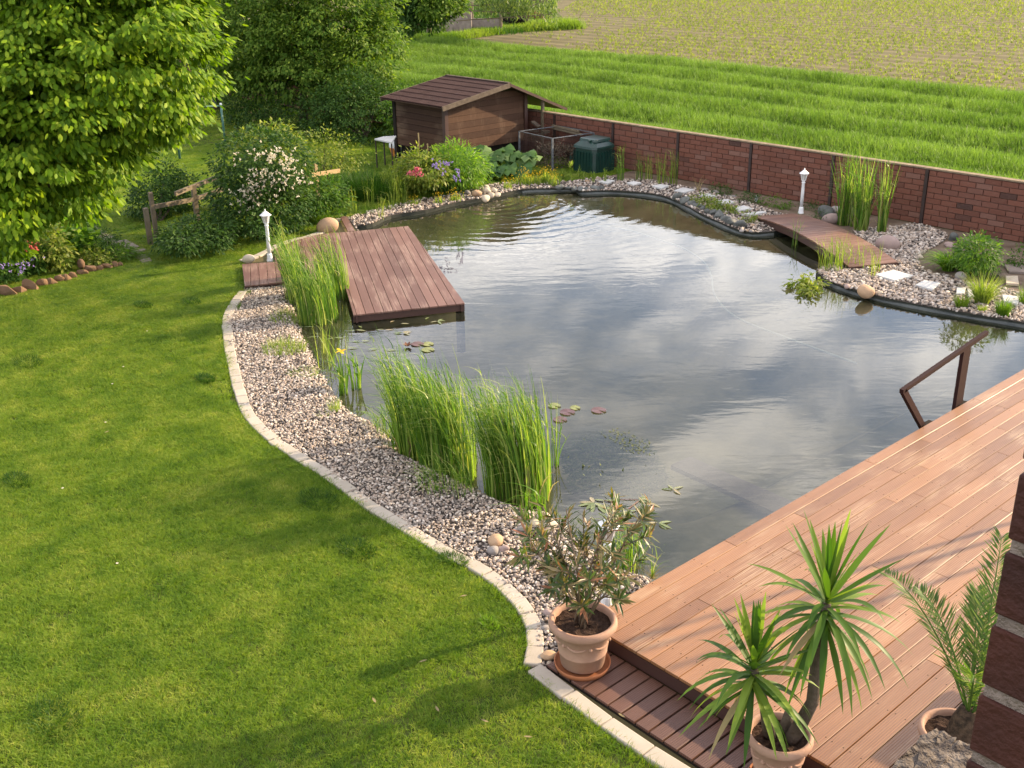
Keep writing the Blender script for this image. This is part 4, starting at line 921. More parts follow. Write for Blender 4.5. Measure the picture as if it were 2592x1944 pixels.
# ================================================================== REEDS AND WATER PLANTS
vleft = -np.array([cos(radians(48)), sin(radians(48))])       # picture-left on the ground
def reeds(name, spots, n, h, w, lean, lab, catg='reeds', mat='reed', bias=.15, dry=.06, z=WZ, droop=.22, group=None, segs=6, f=None, dead=True):
    P0 = G(*(f(*spots[0][:2]) if f else spots[0][:2]), z); t = thing(name, P0, lab, catg, group)
    B = []
    for x, y, r in spots:
        p = G(*(f(x, y) if f else (x, y)), z); k = int(n*r*r/sum(q[2]**2 for q in spots)); a = NR.random(k)*6.28; rr = r*np.sqrt(NR.random(k))
        B.append(np.c_[p.x + rr*np.cos(a), p.y + rr*np.sin(a), np.full(k, z - .03)])
    B = np.concatenate(B); k = len(B); hh = h*(.42 + .62*NR.random(k)**.7)
    la = NR.random(k)*6.28; ln = lean*(.2 + NR.random(k))
    L = np.c_[np.cos(la)*ln + vleft[0]*bias*hh*(.4 + NR.random(k)), np.sin(la)*ln + vleft[1]*bias*hh*(.4 + NR.random(k))]
    V, Fc = blades(B, hh, w*(.7 + .6*NR.random(k)), L, NR.random(k)*pi, segs, droop*(.3 + 1.2*NR.random(k)))
    # side leaves that bend away from the stems
    m = int(k*.9); j = NR.integers(0, k, m); tt = .45 + .4*NR.random(m); S0 = B[j].copy(); S0[:, :2] += L[j]*(tt**1.8)[:, None]; S0[:, 2] += hh[j]*tt*.95
    la2 = NR.random(m)*6.28; l2 = .16 + .16*NR.random(m)
    V2, F2 = blades(S0, l2*.75, w*.8, np.c_[np.cos(la2)*l2*.8 + vleft[0]*l2*.7, np.sin(la2)*l2*.8 + vleft[1]*l2*.7], la2 + pi/2, 4, .5)
    V, Fc = cat((V, Fc), (V2, F2)); tag(raw('blades', V, Fc, M[mat], t), kind='stuff')
    if dead:
        d = max(20, int(k*dry)); j = NR.integers(0, k, d); la = NR.random(d)*6.28
        V, Fc = blades(B[j], h*(.2 + .3*NR.random(d)), w, np.c_[np.cos(la), np.sin(la)]*.25, la, 4, .4); tag(raw('dry_blades', V, Fc, M['deadreed'], t), kind='stuff')
    return t
reeds('reed_clump', [(900, 985, .22), (955, 1010, .26), (1000, 1030, .16), (870, 960, .12), (1010, 1000, .12)], 720, 1.62, .0135, .18, 'large bright green reed clump left of the middle of the near shore')
reeds('reed_clump', [(1090, 1070, .22), (1140, 1075, .24), (1165, 1055, .14), (1075, 1040, .12)], 640, 1.62, .0135, .14, 'dense bright green reed clump standing right of the large one')
reeds('reed_clump', [(690, 690, .32), (650, 650, .25), (725, 640, .26), (665, 700, .14), (635, 620, .2)], 600, 1.42, .014, .18, 'tall bright green reed clump standing against the jetty')
reeds('iris_clump', [(742, 850, .07)], 16, .62, .028, .10, 'yellow flag iris with one flower in the shallow water', 'iris', bias=.05, droop=.1, dead=False)
reeds('iris_clump', [(770, 838, .06)], 14, .68, .026, .12, 'flowerless iris clump just right of the yellow flowering one', 'iris', bias=.05, droop=.1, dead=False)
p = G(743, 850, WZ) + Vector((0, 0, .62)); fl = thing('iris_flower', p, 'single yellow iris flower above the shallow water', 'flower'); V, Fc = cat(*[leaves([tuple(p)], np.array([[cos(a), sin(a), .3 if k % 2 else -.2]]), np.array([[0, 0, 1.]]), .08, .055, fine=True) for k, a in enumerate(np.linspace(0, 5.2, 6))]); raw('petal', V, Fc, M['fl_yellow'], fl)
mb = MB(); mb.tube([p - Vector((0, 0, .62)), p], .006, 5); mb.obj('stalk', M['reed'], fl)
reeds('iris_clump', [(1140, 1130, .05)], 9, .5, .02, .08, 'short bright iris blades between the stones below the reeds, left tuft', 'iris', z=0, bias=.0, droop=.05, dead=False, mat='brightleaf')
reeds('iris_clump', [(1172, 1128, .05)], 9, .5, .022, .10, 'short bright iris blades between the stones below the reeds, right tuft', 'iris', z=0, bias=.12, droop=.05, dead=False, mat='brightleaf')
reeds('reed_clump', [(1200, 1005, .05)], 12, 1.0, .012, .12, 'few thin reed stalks in open water right of the dense clump', bias=-.02, droop=.05, dead=False)
reeds('reed_clump', [(720, 790, .22), (700, 760, .12)], 26, .95, .010, .2, 'sparse thin rushes in the shallow water below the jetty reeds', bias=.1, droop=.08, dead=False, mat='reedyellow')
reeds('rush_clump', [(840, 930, .25), (870, 975, .2)], 90, .42, .010, .18, 'low tangled rushes at the left foot of the large reed clump', 'rushes', dry=.5)
reeds('rush_clump', [(960, 1060, .3), (1000, 1075, .2)], 150, .5, .008, .12, 'fine dark rushes along the gravel at the foot of the reed clumps', 'rushes', bias=.05)
reeds('rush_clump', [(1350, 1225, .13), (1372, 1215, .10)], 90, .55, .009, .06, 'small clump of upright rushes beside the deck corner', 'rushes', bias=.02, droop=.1, z=-.03)
reeds('grass_tuft', [(1408, 1245, .03)], 9, .42, .008, .22, 'thin grass stalks growing up through the deck edge', 'grass tuft', z=.12, mat='reedyellow', bias=0)
for (x, y, n, h, r, lab) in [(625, 690, 300, .24, .3, 'loose yellow green grass on the gravel shore below the jetty'), (615, 760, 420, .28, .3, 'tallest patch of yellow green grass on the upper gravel shore'), (655, 810, 200, .14, .2, 'small yellow green patch at the water in the upper shore bend'), (722, 890, 60, .3, .07, 'spiky pale grass tuft on the gravel left of the iris'), (700, 900, 40, .15, .06, 'tiny grass tuft on the gravel below the iris')]:
    clump('shore_grass', x, y, n, h, r, .006, .10, M['reedyellow'], lab, 'grass tuft', z=-.01)
reeds('reed_clump', [R6(930, 1230) + (.13,), R6(1230, 1340) + (.14,), R6(1585, 1370) + (.10,), R6(1080, 1260) + (.06,)], 230, 1.85, .020, .26, 'tall upright reeds in the inlet behind the footbridge', bias=.02, droop=.07, dry=.05)
reeds('reed_clump', [B5(840, 800) + (.2,), B5(900, 790) + (.15,), B5(960, 770) + (.1,)], 90, .75, .011, .12, 'yellow green reeds in front of the near end of the footbridge', bias=.0, droop=.08, mat='reedyellow', z=-.02)
reeds('reed_clump', [B5(1130, 840) + (.1,), B5(1170, 800) + (.1,), B5(1050, 780) + (.1,)], 44, .65, .010, .12, 'few thin yellow stalks beside the largest white slab', bias=.0, droop=.1, mat='reedyellow', z=0)
reeds('reed_clump', [B5(590, 620) + (.08,)], 9, .9, .010, .2, 'lone thin stalks in the dark water under the footbridge', bias=.05, droop=.1, dead=False)
for x, y, n, h, lab in [(680, 280, 26, .95, 'tallest thin reed tuft on the far gravel by the second slab'), (850, 275, 14, .85, 'thin reed tuft at the wall behind the second slab'), (890, 265, 12, .75, 'short thin reed tuft at the wall behind the third slab'), (940, 275, 12, .75, 'slim reed tuft at the wall left of the third slab'), (1040, 310, 22, .9, 'reed tuft standing just behind the third slab'), (1160, 315, 22, .95, 'reed tuft in front of a dark wall post'), (1110, 300, 10, .5, 'short reed tuft left of the dark wall post')]:
    reeds('reed_tuft', [C5(x, y) + (.09,)], n, h, .014, .10, lab, bias=.0, droop=.04, z=0, group='thin reed tufts on the far bank', dead=False, mat='reedyellow' if x > 900 else 'reed')
clump('dry_reed', 1385, 370, 7, .62, .05, .016, .25, M['deadreed'], 'forked pale dry reed beside the fourth far slab', 'reed', f=C5)
for i, (x, y, h) in enumerate(sorted([(228, 285, .62), (310, 270, .42), (340, 280, .25), (432, 300, .3), (160, 260, .25), (540, 300, .4)])):
    p = G(*C5(x, y), 0); k = 34; V, Fc = blades(np.c_[np.full(k, p.x) + NR.normal(size=k)*.02, np.full(k, p.y) + NR.normal(size=k)*.02, h*NR.random(k)*.75], .12, .02, unit(k)[:, :2]*.07, NR.random(k)*pi, 2)
    o = raw('loosestrife', V, Fc, M['reedyellow'], loc=p); tag(o, ORD[i] + ' slim upright yellow green plant on the gravel below the compost bin', 'plant', 'upright plants on the far gravel')
# yellow loosestrife along the far shore
for i, (x, y, h) in enumerate(sorted([(-10, 0, 0), (1565, 735, .28), (1640, 700, .25), (1720, 680, .4), (1750, 700, .3), (1780, 690, .36), (1850, 690, .3), (1920, 685, .45), (1985, 690, .42), (2010, 705, .3), (1895, 670, .3), (680, 880, .22), (930, 870, .26), (1080, 840, .3), (1065, 850, .22)])):
    if x < 0: continue
    p = G(*E4(x, y), 0); t = thing('loosestrife', p, ORD[i-1] + ' yellow flowering plant from the left along the far gravel edge', 'plant', 'yellow flowers on the far gravel'); k = 40
    V, Fc = blades(np.c_[p.x + NR.normal(size=k)*.06, p.y + NR.normal(size=k)*.06, np.zeros(k)], h*(.5 + .5*NR.random(k)), .018, unit(k)[:, :2]*.06, NR.random(k)*pi, 2); tag(raw('foliage', V, Fc, M['reedyellow'], t), kind='stuff')
    blossoms(t, np.c_[p.x + NR.normal(size=26)*.07, p.y + NR.normal(size=26)*.07, h*(.45 + .6*NR.random(26))], .014, M['fl_yellow'])
sel_g = smooth_path(GD([E4(250, 960), E4(500, 890), E4(800, 800), E4(1100, 740), E4(1350, 650), E4(1700, 640)], 0), 8); gp_ = np.array([tuple(q) for q in resample(sel_g, .012)]); gp_[:, :2] += NR.normal(size=(len(gp_), 2))*.16
V, Fc = blades(gp_, .10 + .30*NR.random(len(gp_))**2.5, .007, NR.normal(size=(len(gp_), 2))*.06, NR.random(len(gp_))*pi, 3, .2); tag(raw('bank_grass', V, Fc, M['wildgrass']), kind='stuff')
for i, (x, y, n, h) in enumerate(sorted([(530, 880, 34, .95), (600, 880, 14, .7), (130, 960, 16, .65), (280, 900, 16, .8), (380, 1000, 8, .6), (450, 930, 16, .45), (870, 710, 12, .4), (740, 600, 10, .5)])):
    reeds('reed_tuft', [E4(x, y) + (.12,)], n, h, .010, .10, ORD[i] + ' thin reed tuft from the left on the bank beyond the jetty', bias=.0, droop=.06, z=0, group='thin reed tufts on the far left bank', dead=False, mat='reedyellow', segs=4)

# floating leaves: every pad a thing of its own
def pad(p, r, label, mat='pad', group='lily pads'):
    k = 14; V = [(p.x, p.y, p.z)] + [(p.x + r*cos(a), p.y + r*sin(a), p.z + .004*sin(3*a)) for a in np.linspace(.15, 6.1, k)]
    o = MB().add(V, [(0, i, i+1) for i in range(1, k)]).obj('lily_pad', M[mat], loc=p); tag(o, label, 'lily pad', group); return o
zp = WZ + .012
PG = ('pale', 'yellow', 'orange')
for x, y, r, lab in [(1380, 968, .085, 'pale green lily pad at the left of the open water group'), (1465, 1010, .10, 'large purple lily pad in the middle of the open water group'), (1515, 982, .07, 'yellow green lily pad touching the large purple one'), (1668, 998, .10, 'purple lily pad floating alone at the right of the group'), (1418, 1058, .09, 'reddish lily pad lowest in the open water group')]:
    pad(G(*M5(x, y), zp), r, lab, 'pad_green' if lab.startswith(PG) else 'pad')
for x, y, r, lab in [(1760, 1365, .10, 'reddish lily pad beside the brown bud below the jetty'), (1855, 1365, .09, 'pale lily pad upper right of the brown bud below the jetty'), (1855, 1418, .10, 'orange brown lily pad lowest below the jetty')]:
    pad(G(*A4(x, y), zp), r, lab, 'pad_green' if lab.startswith(PG) else 'pad')
p = G(*A4(1665, 1388), zp); bd = raw('lily_bud', *leaves(np.tile(tuple(p), (6, 1)), np.c_[np.cos(np.arange(6.)), np.sin(np.arange(6.)), np.full(6, .9)], np.tile([0, 0, 1.], (6, 1)), .09, .05, fine=True), simple('lily_bud', (.20, .07, .04), (.12, .06, .03)), loc=p); tag(bd, 'brown water lily bud standing out of the water below the jetty', 'bud')
def weed(pts, f, lab, L=.14, stems=()):
    P0 = G(*f(*pts[0][:2]), zp); t = thing('pondweed', P0, lab, 'pondweed', 'floating pondweed')
    for x, y, angs in pts:
        p = G(*f(x, y), zp)
        for a in angs:
            V, Fc = leaves([(p.x, p.y, zp + RN.uniform(0, .008))], np.array([[cos(a), sin(a), .05]]), np.array([[0., 0, 1]]), L*RN.uniform(.8, 1.15), L*.27, fold=.05, fine=True); raw('leaf', V, Fc, M['pondweed'], t)
    for a, b in stems:
        MB().tube([G(*f(*a), zp - .004), G(*f((a[0]+b[0])/2 + 8, (a[1]+b[1])/2 - 6), zp - .004), G(*f(*b), zp - .004)], .004, 4).obj('runner', simple('runner', (.22, .09, .06), (.18, .08, .05)) if 'runner' not in bpy.data.materials else bpy.data.materials['runner'], t)
va = lambda *d: [radians(48 + q) for q in d]
weed([(1150, 405, va(100, 165, 195, 235, -40, 260)), (1190, 440, va(-20, -60))], K7, 'largest star of pondweed leaves floating above the oleander', .20)
weed([(1420, 370, va(130, 190)), (1640, 370, va(40, 10, -30)), (1270, 380, va(160, 10)), (1770, 400, va(110, -45))], K7, 'pondweed on a reddish runner at the upper right of the largest star', .13, [((1230, 370), (1490, 440)), ((1430, 370), (1640, 370)), ((1640, 385), (1530, 470))])
weed([(1530, 500, va(-130, -60, 20, 200))], K7, 'small pondweed star in the middle of the near water', .10)
weed([(1715, 640, va(175, 155, 20, -50, 210)), (1865, 630, va(20, -40, -60))], K7, 'pondweed pair nearest the deck edge', .15)
weed([(2150, 1510, va(110, 170, -60, 30))], M5, 'small pondweed star by itself in the middle of the pond', .13)
weed([(1945, 1155, va(60, 20, 190, -60)), (1620, 1260, va(0, 170, -40, 30, 200)), (1450, 1235, va(10, 170))], A4, 'pondweed leaves floating under the front edge of the jetty', .15)
weed([(1240, 1215, va(120)), (1500, 1165, va(60)), (1600, 1175, va(5)), (1830, 1140, va(70))], A4, 'single floating leaves in the shade of the jetty', .15)
weed([(1180, 1240, va(0, 180)), (1290, 1420, va(20)), (1230, 1340, va(180, 10)), (1470, 1425, va(10)), (700, 1210, va(170, 10)), (980, 1310, va(0, 200)), (830, 1300, va(180)), (1100, 1400, va(-10))], A4, 'scattered narrow leaves floating among the jetty rushes', .17)
# submerged weed showing through the surface
ap = rand_in([tuple(G(*M5(*q), 0).xy) for q in [(1400, 1180), (1700, 1080), (2000, 1150), (2150, 1400), (1900, 1520), (1500, 1450)]], 6500); k = len(ap)
V, Fc = leaves(np.c_[ap, WZ - .015 - .10*NR.random(k)], np.c_[NR.normal(size=(k, 2)), .2*NR.random(k)], np.tile([0, 0, 1.], (k, 1)), .07, .02); tag(raw('submerged_weed', V, Fc, M['algae']), kind='stuff')
ap = rand_in([tuple(G(*M5(*q), 0).xy) for q in [(1680, 1110), (1800, 1080), (1950, 1140), (2050, 1260), (1850, 1240)]], 420)[:120]; k = len(ap)
V, Fc = leaves(np.c_[ap, np.full(k, WZ + .006)], np.c_[NR.normal(size=(k, 2)), .3*NR.random(k)], np.tile([0, 0, 1.], (k, 1)), .035, .014); tag(raw('floating_weed', V, Fc, M['algae']), kind='stuff')
shrub('water_plant', G(*B5(660, 920), zp), [(G(*B5(700, 865), .02), (.22, .2, .06)), (G(*B5(650, 900), .0), (.25, .2, .05)), (G(*B5(690, 930), .0), (.18, .15, .05)), (G(*B5(600, 890), .0), (.1, .1, .04))], 'floating yellow green water plant off the right bank', 'water plant', M['yellowleaf'], 60, 9, .09, .09, .035, stems=False)

# ================================================================== RIGHT BANK PLANTS
clump('grass_clump', 1070, 720, 380, .62, .09, .024, .48, M['brightleaf'], 'arching bright green day lily clump on the bare earth', 'grass clump', f=S6, droop=.55, segs=6)
shrub('round_shrub', G(*S6(1440, 560), 0), [(G(*S6(1440, 500), .30), (.36, .36, .32)), (G(*S6(1450, 500), .62), (.32, .3, .28)), (G(*S6(1500, 500), .45), (.3, .3, .3))], 'round dark green bush against the wall at the right', 'bush', M['hedge'], 220, 14, .12, .075, .028)
clump('grass_clump', 1400, 640, 12, .95, .05, .012, .12, M['reedyellow'], 'few tall thin stalks beside the round bush', 'grass tuft', f=S6)
clump('grass_clump', 1520, 1180, 420, .62, .09, .009, .34, M['reedyellow'], 'tall glowing yellow green grass clump on the right bank', 'grass clump', f=S6, droop=.15)
clump('grass_clump', 1250, 1230, 260, .34, .08, .008, .14, M['wildgrass'], 'short dark green grass tuft left of the glowing clump', 'grass clump', f=S6)
clump('grass_clump', 1520, 1290, 110, .2, .05, .008, .08, M['wildgrass'], 'smallest green grass tuft below the glowing clump', 'grass clump', f=S6)
clump('grass_clump', 1800, 1340, 280, .42, .09, .008, .14, M['wildgrass'], 'green grass tuft right of the glowing clump', 'grass clump', f=S6)
clump('grass_clump', 2120, 1180, 160, .45, .09, .008, .2, M['wildgrass'], 'green grass tuft cut by the right frame edge', 'grass clump', f=S6)
shrub('herb', G(*S6(1560, 740), 0), [(G(*S6(1560, 720), .12), (.28, .22, .14))], 'low dark feathery plant on the bare earth between the slabs', 'plant', M['darkleaf'], 70, 10, .1, .06, .012, stems=False)
shrub('herb', G(*S6(2060, 590), 0), [(G(*S6(2060, 560), .15), (.25, .2, .2))], 'small green plant at the wall beside the long brown slab', 'plant', M['hedge'], 60, 10, .1, .06, .02, stems=False)
for x, y, s_ in [(1450, 470, .26), (1400, 440, .18), (1540, 500, .24), (1620, 520, .24), (1660, 555, .18)]:
    pass
shrub('ground_cover', G(*C5(1500, 490), 0), [(G(*C5(1400, 440), .08), (.25, .2, .1)), (G(*C5(1470, 480), .1), (.3, .22, .12)), (G(*C5(1560, 510), .08), (.3, .22, .12)), (G(*C5(1630, 535), .08), (.25, .2, .1))], 'sprawling yellow green plant between slate rocks and slabs', 'plant', M['yellowleaf'], 150, 8, .11, .07, .03, stems=False)
shrub('ground_cover', G(*C5(1830, 630), 0), [(G(*C5(1830, 610), .1), (.16, .13, .12))], 'small yellow green plant below the left end of the footbridge', 'plant', M['yellowleaf'], 40, 8, .08, .06, .02, stems=False)
clump('grass_clump', 1700, 570, 30, .35, .08, .009, .15, M['reedyellow'], 'thin grass tuft among the slabs beside the footbridge', 'grass tuft', f=C5)
for x, y, s_, lab in [(1590, 365, .3, 'low dark green plant at the wall foot behind the slabs'), (1840, 440, .28, 'low dark green plant at the wall post near the white marker'), (2080, 480, .35, 'low dry weeds at the wall foot left of the lamp post')]:
    shrub('weed', G(*C5(x, y), 0), [(G(*C5(x, y), .08), (s_, s_*.5, .12))], lab, 'weeds', M['darkleaf'] if x < 2000 else M['wildgrass'], 60, 9, .1, .06, .018, stems=False)
shrub('weed', G(*R6(400, 860), 0), [(G(*R6(400, 850), .06), (.35, .2, .08))], 'low dark green weeds right of the lamp post at the wall', 'weeds', M['darkleaf'], 50, 9, .1, .05, .015, stems=False)
shrub('weed', G(*R6(560, 1060), 0), [(G(*R6(560, 1030), .1), (.2, .15, .12))], 'dark weeds in front of the blue grey boulder behind the bridge', 'weeds', M['darkleaf'], 36, 9, .09, .06, .015, stems=False)
for x0, n_ in ((S6(200, 650), 40),):
    pass
o = MB().box(G(*C5(1908, 440), .06), (.05, .05, .14)).obj('plant_marker', M['white']); tag(o, 'small white marker standing at the wall foot', 'marker')

# ================================================================== LAMP POSTS
def lamp(p, label, hgt, copy_of=None):
    if copy_of:
        t = copy_of.copy(); COL.objects.link(t); t.location = p; t['label'] = label; t.scale = (1, 1, hgt/.97)
        for c in copy_of.children:
            d = c.copy(); COL.objects.link(d); d.parent = t
            for g in c.children: e = g.copy(); COL.objects.link(e); e.parent = d
        return t
    t = thing('lamp_post', p, label, 'lamp post', 'white garden lamp posts'); x, y, z = p
    b = MB(); b.lathe(p, [(.062, 0), (.062, .02), (.052, .05), (.047, .13), (.037, .15)], 12); b.obj('foot', M['white'], t)
    b = MB(); b.lathe(p, [(.036, .14), (.033, .5), (.031, .665), (.039, .675), (.039, .69), (.026, .70), (.03, .715), (.045, .725), (.05, .735)], 12); b.obj('pole', M['white'], t, True)
    b = MB(); b.lathe(p, [(.044, .735), (.072, .868), (.072, .87)], 6); b.obj('glass', M['lampglass'], t)
    b = MB()
    for k in range(6):
        a = 2*pi*k/6; b.beam(Vector(p) + Vector((.047*cos(a), .047*sin(a), .735)), Vector(p) + Vector((.075*cos(a), .075*sin(a), .87)), .010, .010)
    b.obj('cage', M['white'], t)
    b = MB(); b.lathe(p, [(.045, .868), (.108, .872), (.110, .880), (.075, .905), (.032, .945), (.016, .95)], 6); r_ = b.obj('roof', M['white'], t)
    b = MB(); b.lathe(p, [(.012, .948), (.018, .957), (.012, .967), (.009, .972), (.014, .98), (.002, .995)], 8); b.obj('finial', M['white'], r_, True)
    return t
l1 = lamp(G(*A4(383, 592), .0), 'white lantern post at the back corner of the jetty', .97)
lamp(G(*B5(634, 392), 0), 'white lantern post between the footbridge and the brick wall', .95, l1)
lamp(G(*M5(0, 0), 0) if False else G((864 + 1717*.3906)/K, (1296 + 622*.3906)/K, .0), 'nearest white lantern post, behind the potted oleander', .93, l1)

# ================================================================== POTS ON THE DECK
def pot(p, R0, H, lab, saucer=True):
    t = thing('terracotta_pot', p, lab, 'plant pot', 'terracotta pots')
    z0 = .03 if saucer else 0.0
    b = MB(); b.lathe(Vector(p) + Vector((0, 0, z0)), [(R0*.60, 0), (R0*.66, .03*H), (R0*.72, .3*H), (R0*.735, .305*H), (R0*.74, .33*H), (R0*.735, .335*H), (R0*.84, .76*H), (R0*.90, .78*H), (R0*.90, .815*H), (R0*.98, .83*H), (R0*1.03, .88*H), (R0*1.02, .96*H), (R0*.96, H), (R0*.88, .99*H), (R0*.85, .93*H), (R0*.84, .86*H)], 40, cap=False); b.obj('body', M['terracotta'], t, True)
    for k in range(6):
        a = k*2*pi/6 + 4.2; b = MB(); c = Vector(p) + Vector((0, 0, z0))
        P = [c + Vector((cos(a + s*.36)*R0*(.805 - .012*0), sin(a + s*.36)*R0*.805, H*(.64 - .055*(1-s*s)))) for s in np.linspace(-1, 1, 9)]
        b.tube(P, [.007, .009, .010, .012, .013, .012, .010, .009, .007], 6); b.obj('garland', M['terracotta'], t, True)
        a2 = a + pi/6; b = MB(); cc = c + Vector((cos(a2)*R0*.80, sin(a2)*R0*.80, H*.62)); b.lathe(cc - Vector((0, 0, .018)), [(.004, 0), (.014, .006), (.018, .018), (.014, .03), (.004, .036)], 8); b.obj('medallion', M['terracotta'], t, True)
    if saucer:
        b = MB(); b.lathe(p, [(R0*.74, 0), (R0*.82, .005), (R0*.86, .045), (R0*.83, .05), (R0*.80, .02), (R0*.5, .016)], 36); b.obj('saucer', M['saucer'], t, True)
    # soil with crumbs
    n_ = 26; V = [(p[0], p[1], p[2] + z0 + H*.88)]; Fq = []
    for j in range(1, 7):
        for k in range(n_):
            a = 2*pi*k/n_; r = R0*.86*j/6; V.append((p[0] + r*cos(a), p[1] + r*sin(a), p[2] + z0 + H*.87 + RN.uniform(-.012, .014)))
    Fq += [(0, 1 + k, 1 + (k+1) % n_) for k in range(n_)] + [(1 + (j-1)*n_ + k, 1 + j*n_ + k, 1 + j*n_ + (k+1) % n_, 1 + (j-1)*n_ + (k+1) % n_) for j in range(1, 6) for k in range(n_)]
    raw('soil', V, Fq, M['potsoil'], t); return t
OP = Vector((-5.13, 5.285, SZ)); YP = Vector((-3.27, 5.33, SZ)); PP = Vector((-2.42, 6.14, DZ))
pot(OP, .272, .43, 'terracotta pot with garland relief standing in a saucer beside the deck corner')
pot(YP, .225, .41, 'terracotta pot holding the yucca at the lower edge of the step')
pot(PP, .235, .37, 'terracotta pot of the palm beside the dark brick pier', False)
# oleander
ol = thing('oleander', OP + Vector((0, 0, .40)), 'bushy oleander with narrow olive leaves in the garland pot', 'shrub')
mb = MB(); tips = []
for k in range(13):
    a = k*2.4 + RN.uniform(-.3, .3); sp2 = RN.uniform(.15, .55); hh = RN.uniform(.55, 1.02)
    b0 = OP + Vector((RN.uniform(-.06, .06), RN.uniform(-.06, .06), .40)); m1 = b0 + Vector((cos(a)*sp2*.45, sin(a)*sp2*.45, hh*.5)); e = b0 + Vector((cos(a)*sp2, sin(a)*sp2, hh))
    mb.tube([b0, m1, e], [.011, .008, .004], 5); tips.append((b0, m1, e))
    for j in range(4):
        q = m1.lerp(e, RN.uniform(-.3, .9)) if True else m1; a2 = a + RN.uniform(-1.3, 1.3); e2 = q + Vector((cos(a2)*RN.uniform(.10, .26), sin(a2)*RN.uniform(.10, .26), RN.uniform(.08, .26))); mb.tube([q, e2], [.006, .003], 4); tips.append((q, q.lerp(e2, .5), e2))
mb.obj('stem', simple('oleander_stem', (.20, .15, .10), (.12, .09, .06), .85, .2, 9), ol, True)
PL = []; AL = []; NL = []
for b0, m1, e in tips:
    dv = np.array((e - m1).normalized())
    for j in range(19):
        t = 1 - RN.random()**1.5*.75; q = np.array(m1.lerp(e, max(0, (t-.25)/.75))); s3 = NR.normal(size=3); s3 -= dv*s3.dot(dv); s3 /= np.linalg.norm(s3); PL.append(q); AL.append(dv*RN.uniform(.25, 1.0) + s3*RN.uniform(.45, 1.0) + np.array([0, 0, RN.uniform(-.25, .25)])); NL.append(dv + np.array([0, 0, .4]))
n = len(PL); V, Fc = leaves(np.array(PL), np.array(AL), np.array(NL), .13*(.6 + .6*NR.random(n)), .023, fold=.1, fine=True); tag(raw('foliage', V, Fc, M['oleander'], ol), kind='stuff')
# yucca: two heads of sword leaves
yu = thing('yucca', YP + Vector((0, 0, .38)), 'yucca with two spiky rosettes on bare trunks', 'yucca')
vr_ = np.array([cos(radians(48)), sin(radians(48))])           # picture right
h1 = ATD(*AD(1110, 735), 7.28); h2 = ATD(*AD(700, 1105), 7.40)
b1 = YP + Vector((.06, .05, .36)); b2 = YP + Vector((-.06, -.02, .36))
MB().tube([b1, b1.lerp(h1, .35) + Vector((.06, .03, -.03)), h1.lerp(b1, .2), h1], [.055, .042, .034, .026], 9).obj('trunk', M['bark'], yu, True)
MB().tube([b2, b2.lerp(h2, .5) + Vector((.02, 0, 0)), h2], [.05, .036, .026], 9).obj('trunk', M['bark'], yu, True)
mb = MB(); mb.tube([YP + Vector((-.02, .07, .36)), YP + Vector((-.0, .1, .55))], [.045, .035], 8); mb.obj('stump', M['bark'], yu, True)
def sword(o_, d, L, w, bend, mat, parent):
    d = Vector(d).normalized(); sd = d.cross(Vector((0, 0, 1))); sd = sd.normalized() if sd.length > .05 else Vector((1, 0, 0)); up = sd.cross(d); V = []; n_ = 7
    for i in range(n_+1):
        t = i/n_; c = o_ + d*L*t - Vector((0, 0, 1))*bend*L*t**2.4 - d*bend*L*.25*t**3
        ww = w*(.45 + .9*t if t < .4 else .81*(1 - ((t-.4)/.6)**1.7) + .02); V += [c - sd*ww + up*ww*.28, c, c + sd*ww + up*ww*.28]
    F_ = [(i*3+k, i*3+k+1, (i+1)*3+k+1, (i+1)*3+k) for i in range(n_) for k in range(2)]
    return raw('leaf', V, F_, mat, parent, True)
for hd, n_, L0 in ((h1, 64, .62), (h2, 60, .56)):
    for k in range(n_):
        u = k/n_; el = radians(86 - 138*u**.85 + RN.uniform(-9, 9)); az = k*2.39996 + RN.uniform(-.2, .2)
        o_ = hd + Vector((0, 0, .06 - .22*u)); L = L0*(.78 + .3*RN.random())*(1 - .12*(u > .7))
        sword(o_, (cos(el)*cos(az), cos(el)*sin(az), sin(el)), L, .029, (.04 + .55*max(0, cos(el))*RN.uniform(.3, 1.0)) if u > .3 else .05, M['deadreed'] if u > .72 and k % 7 == 0 else M['yucca'], yu)
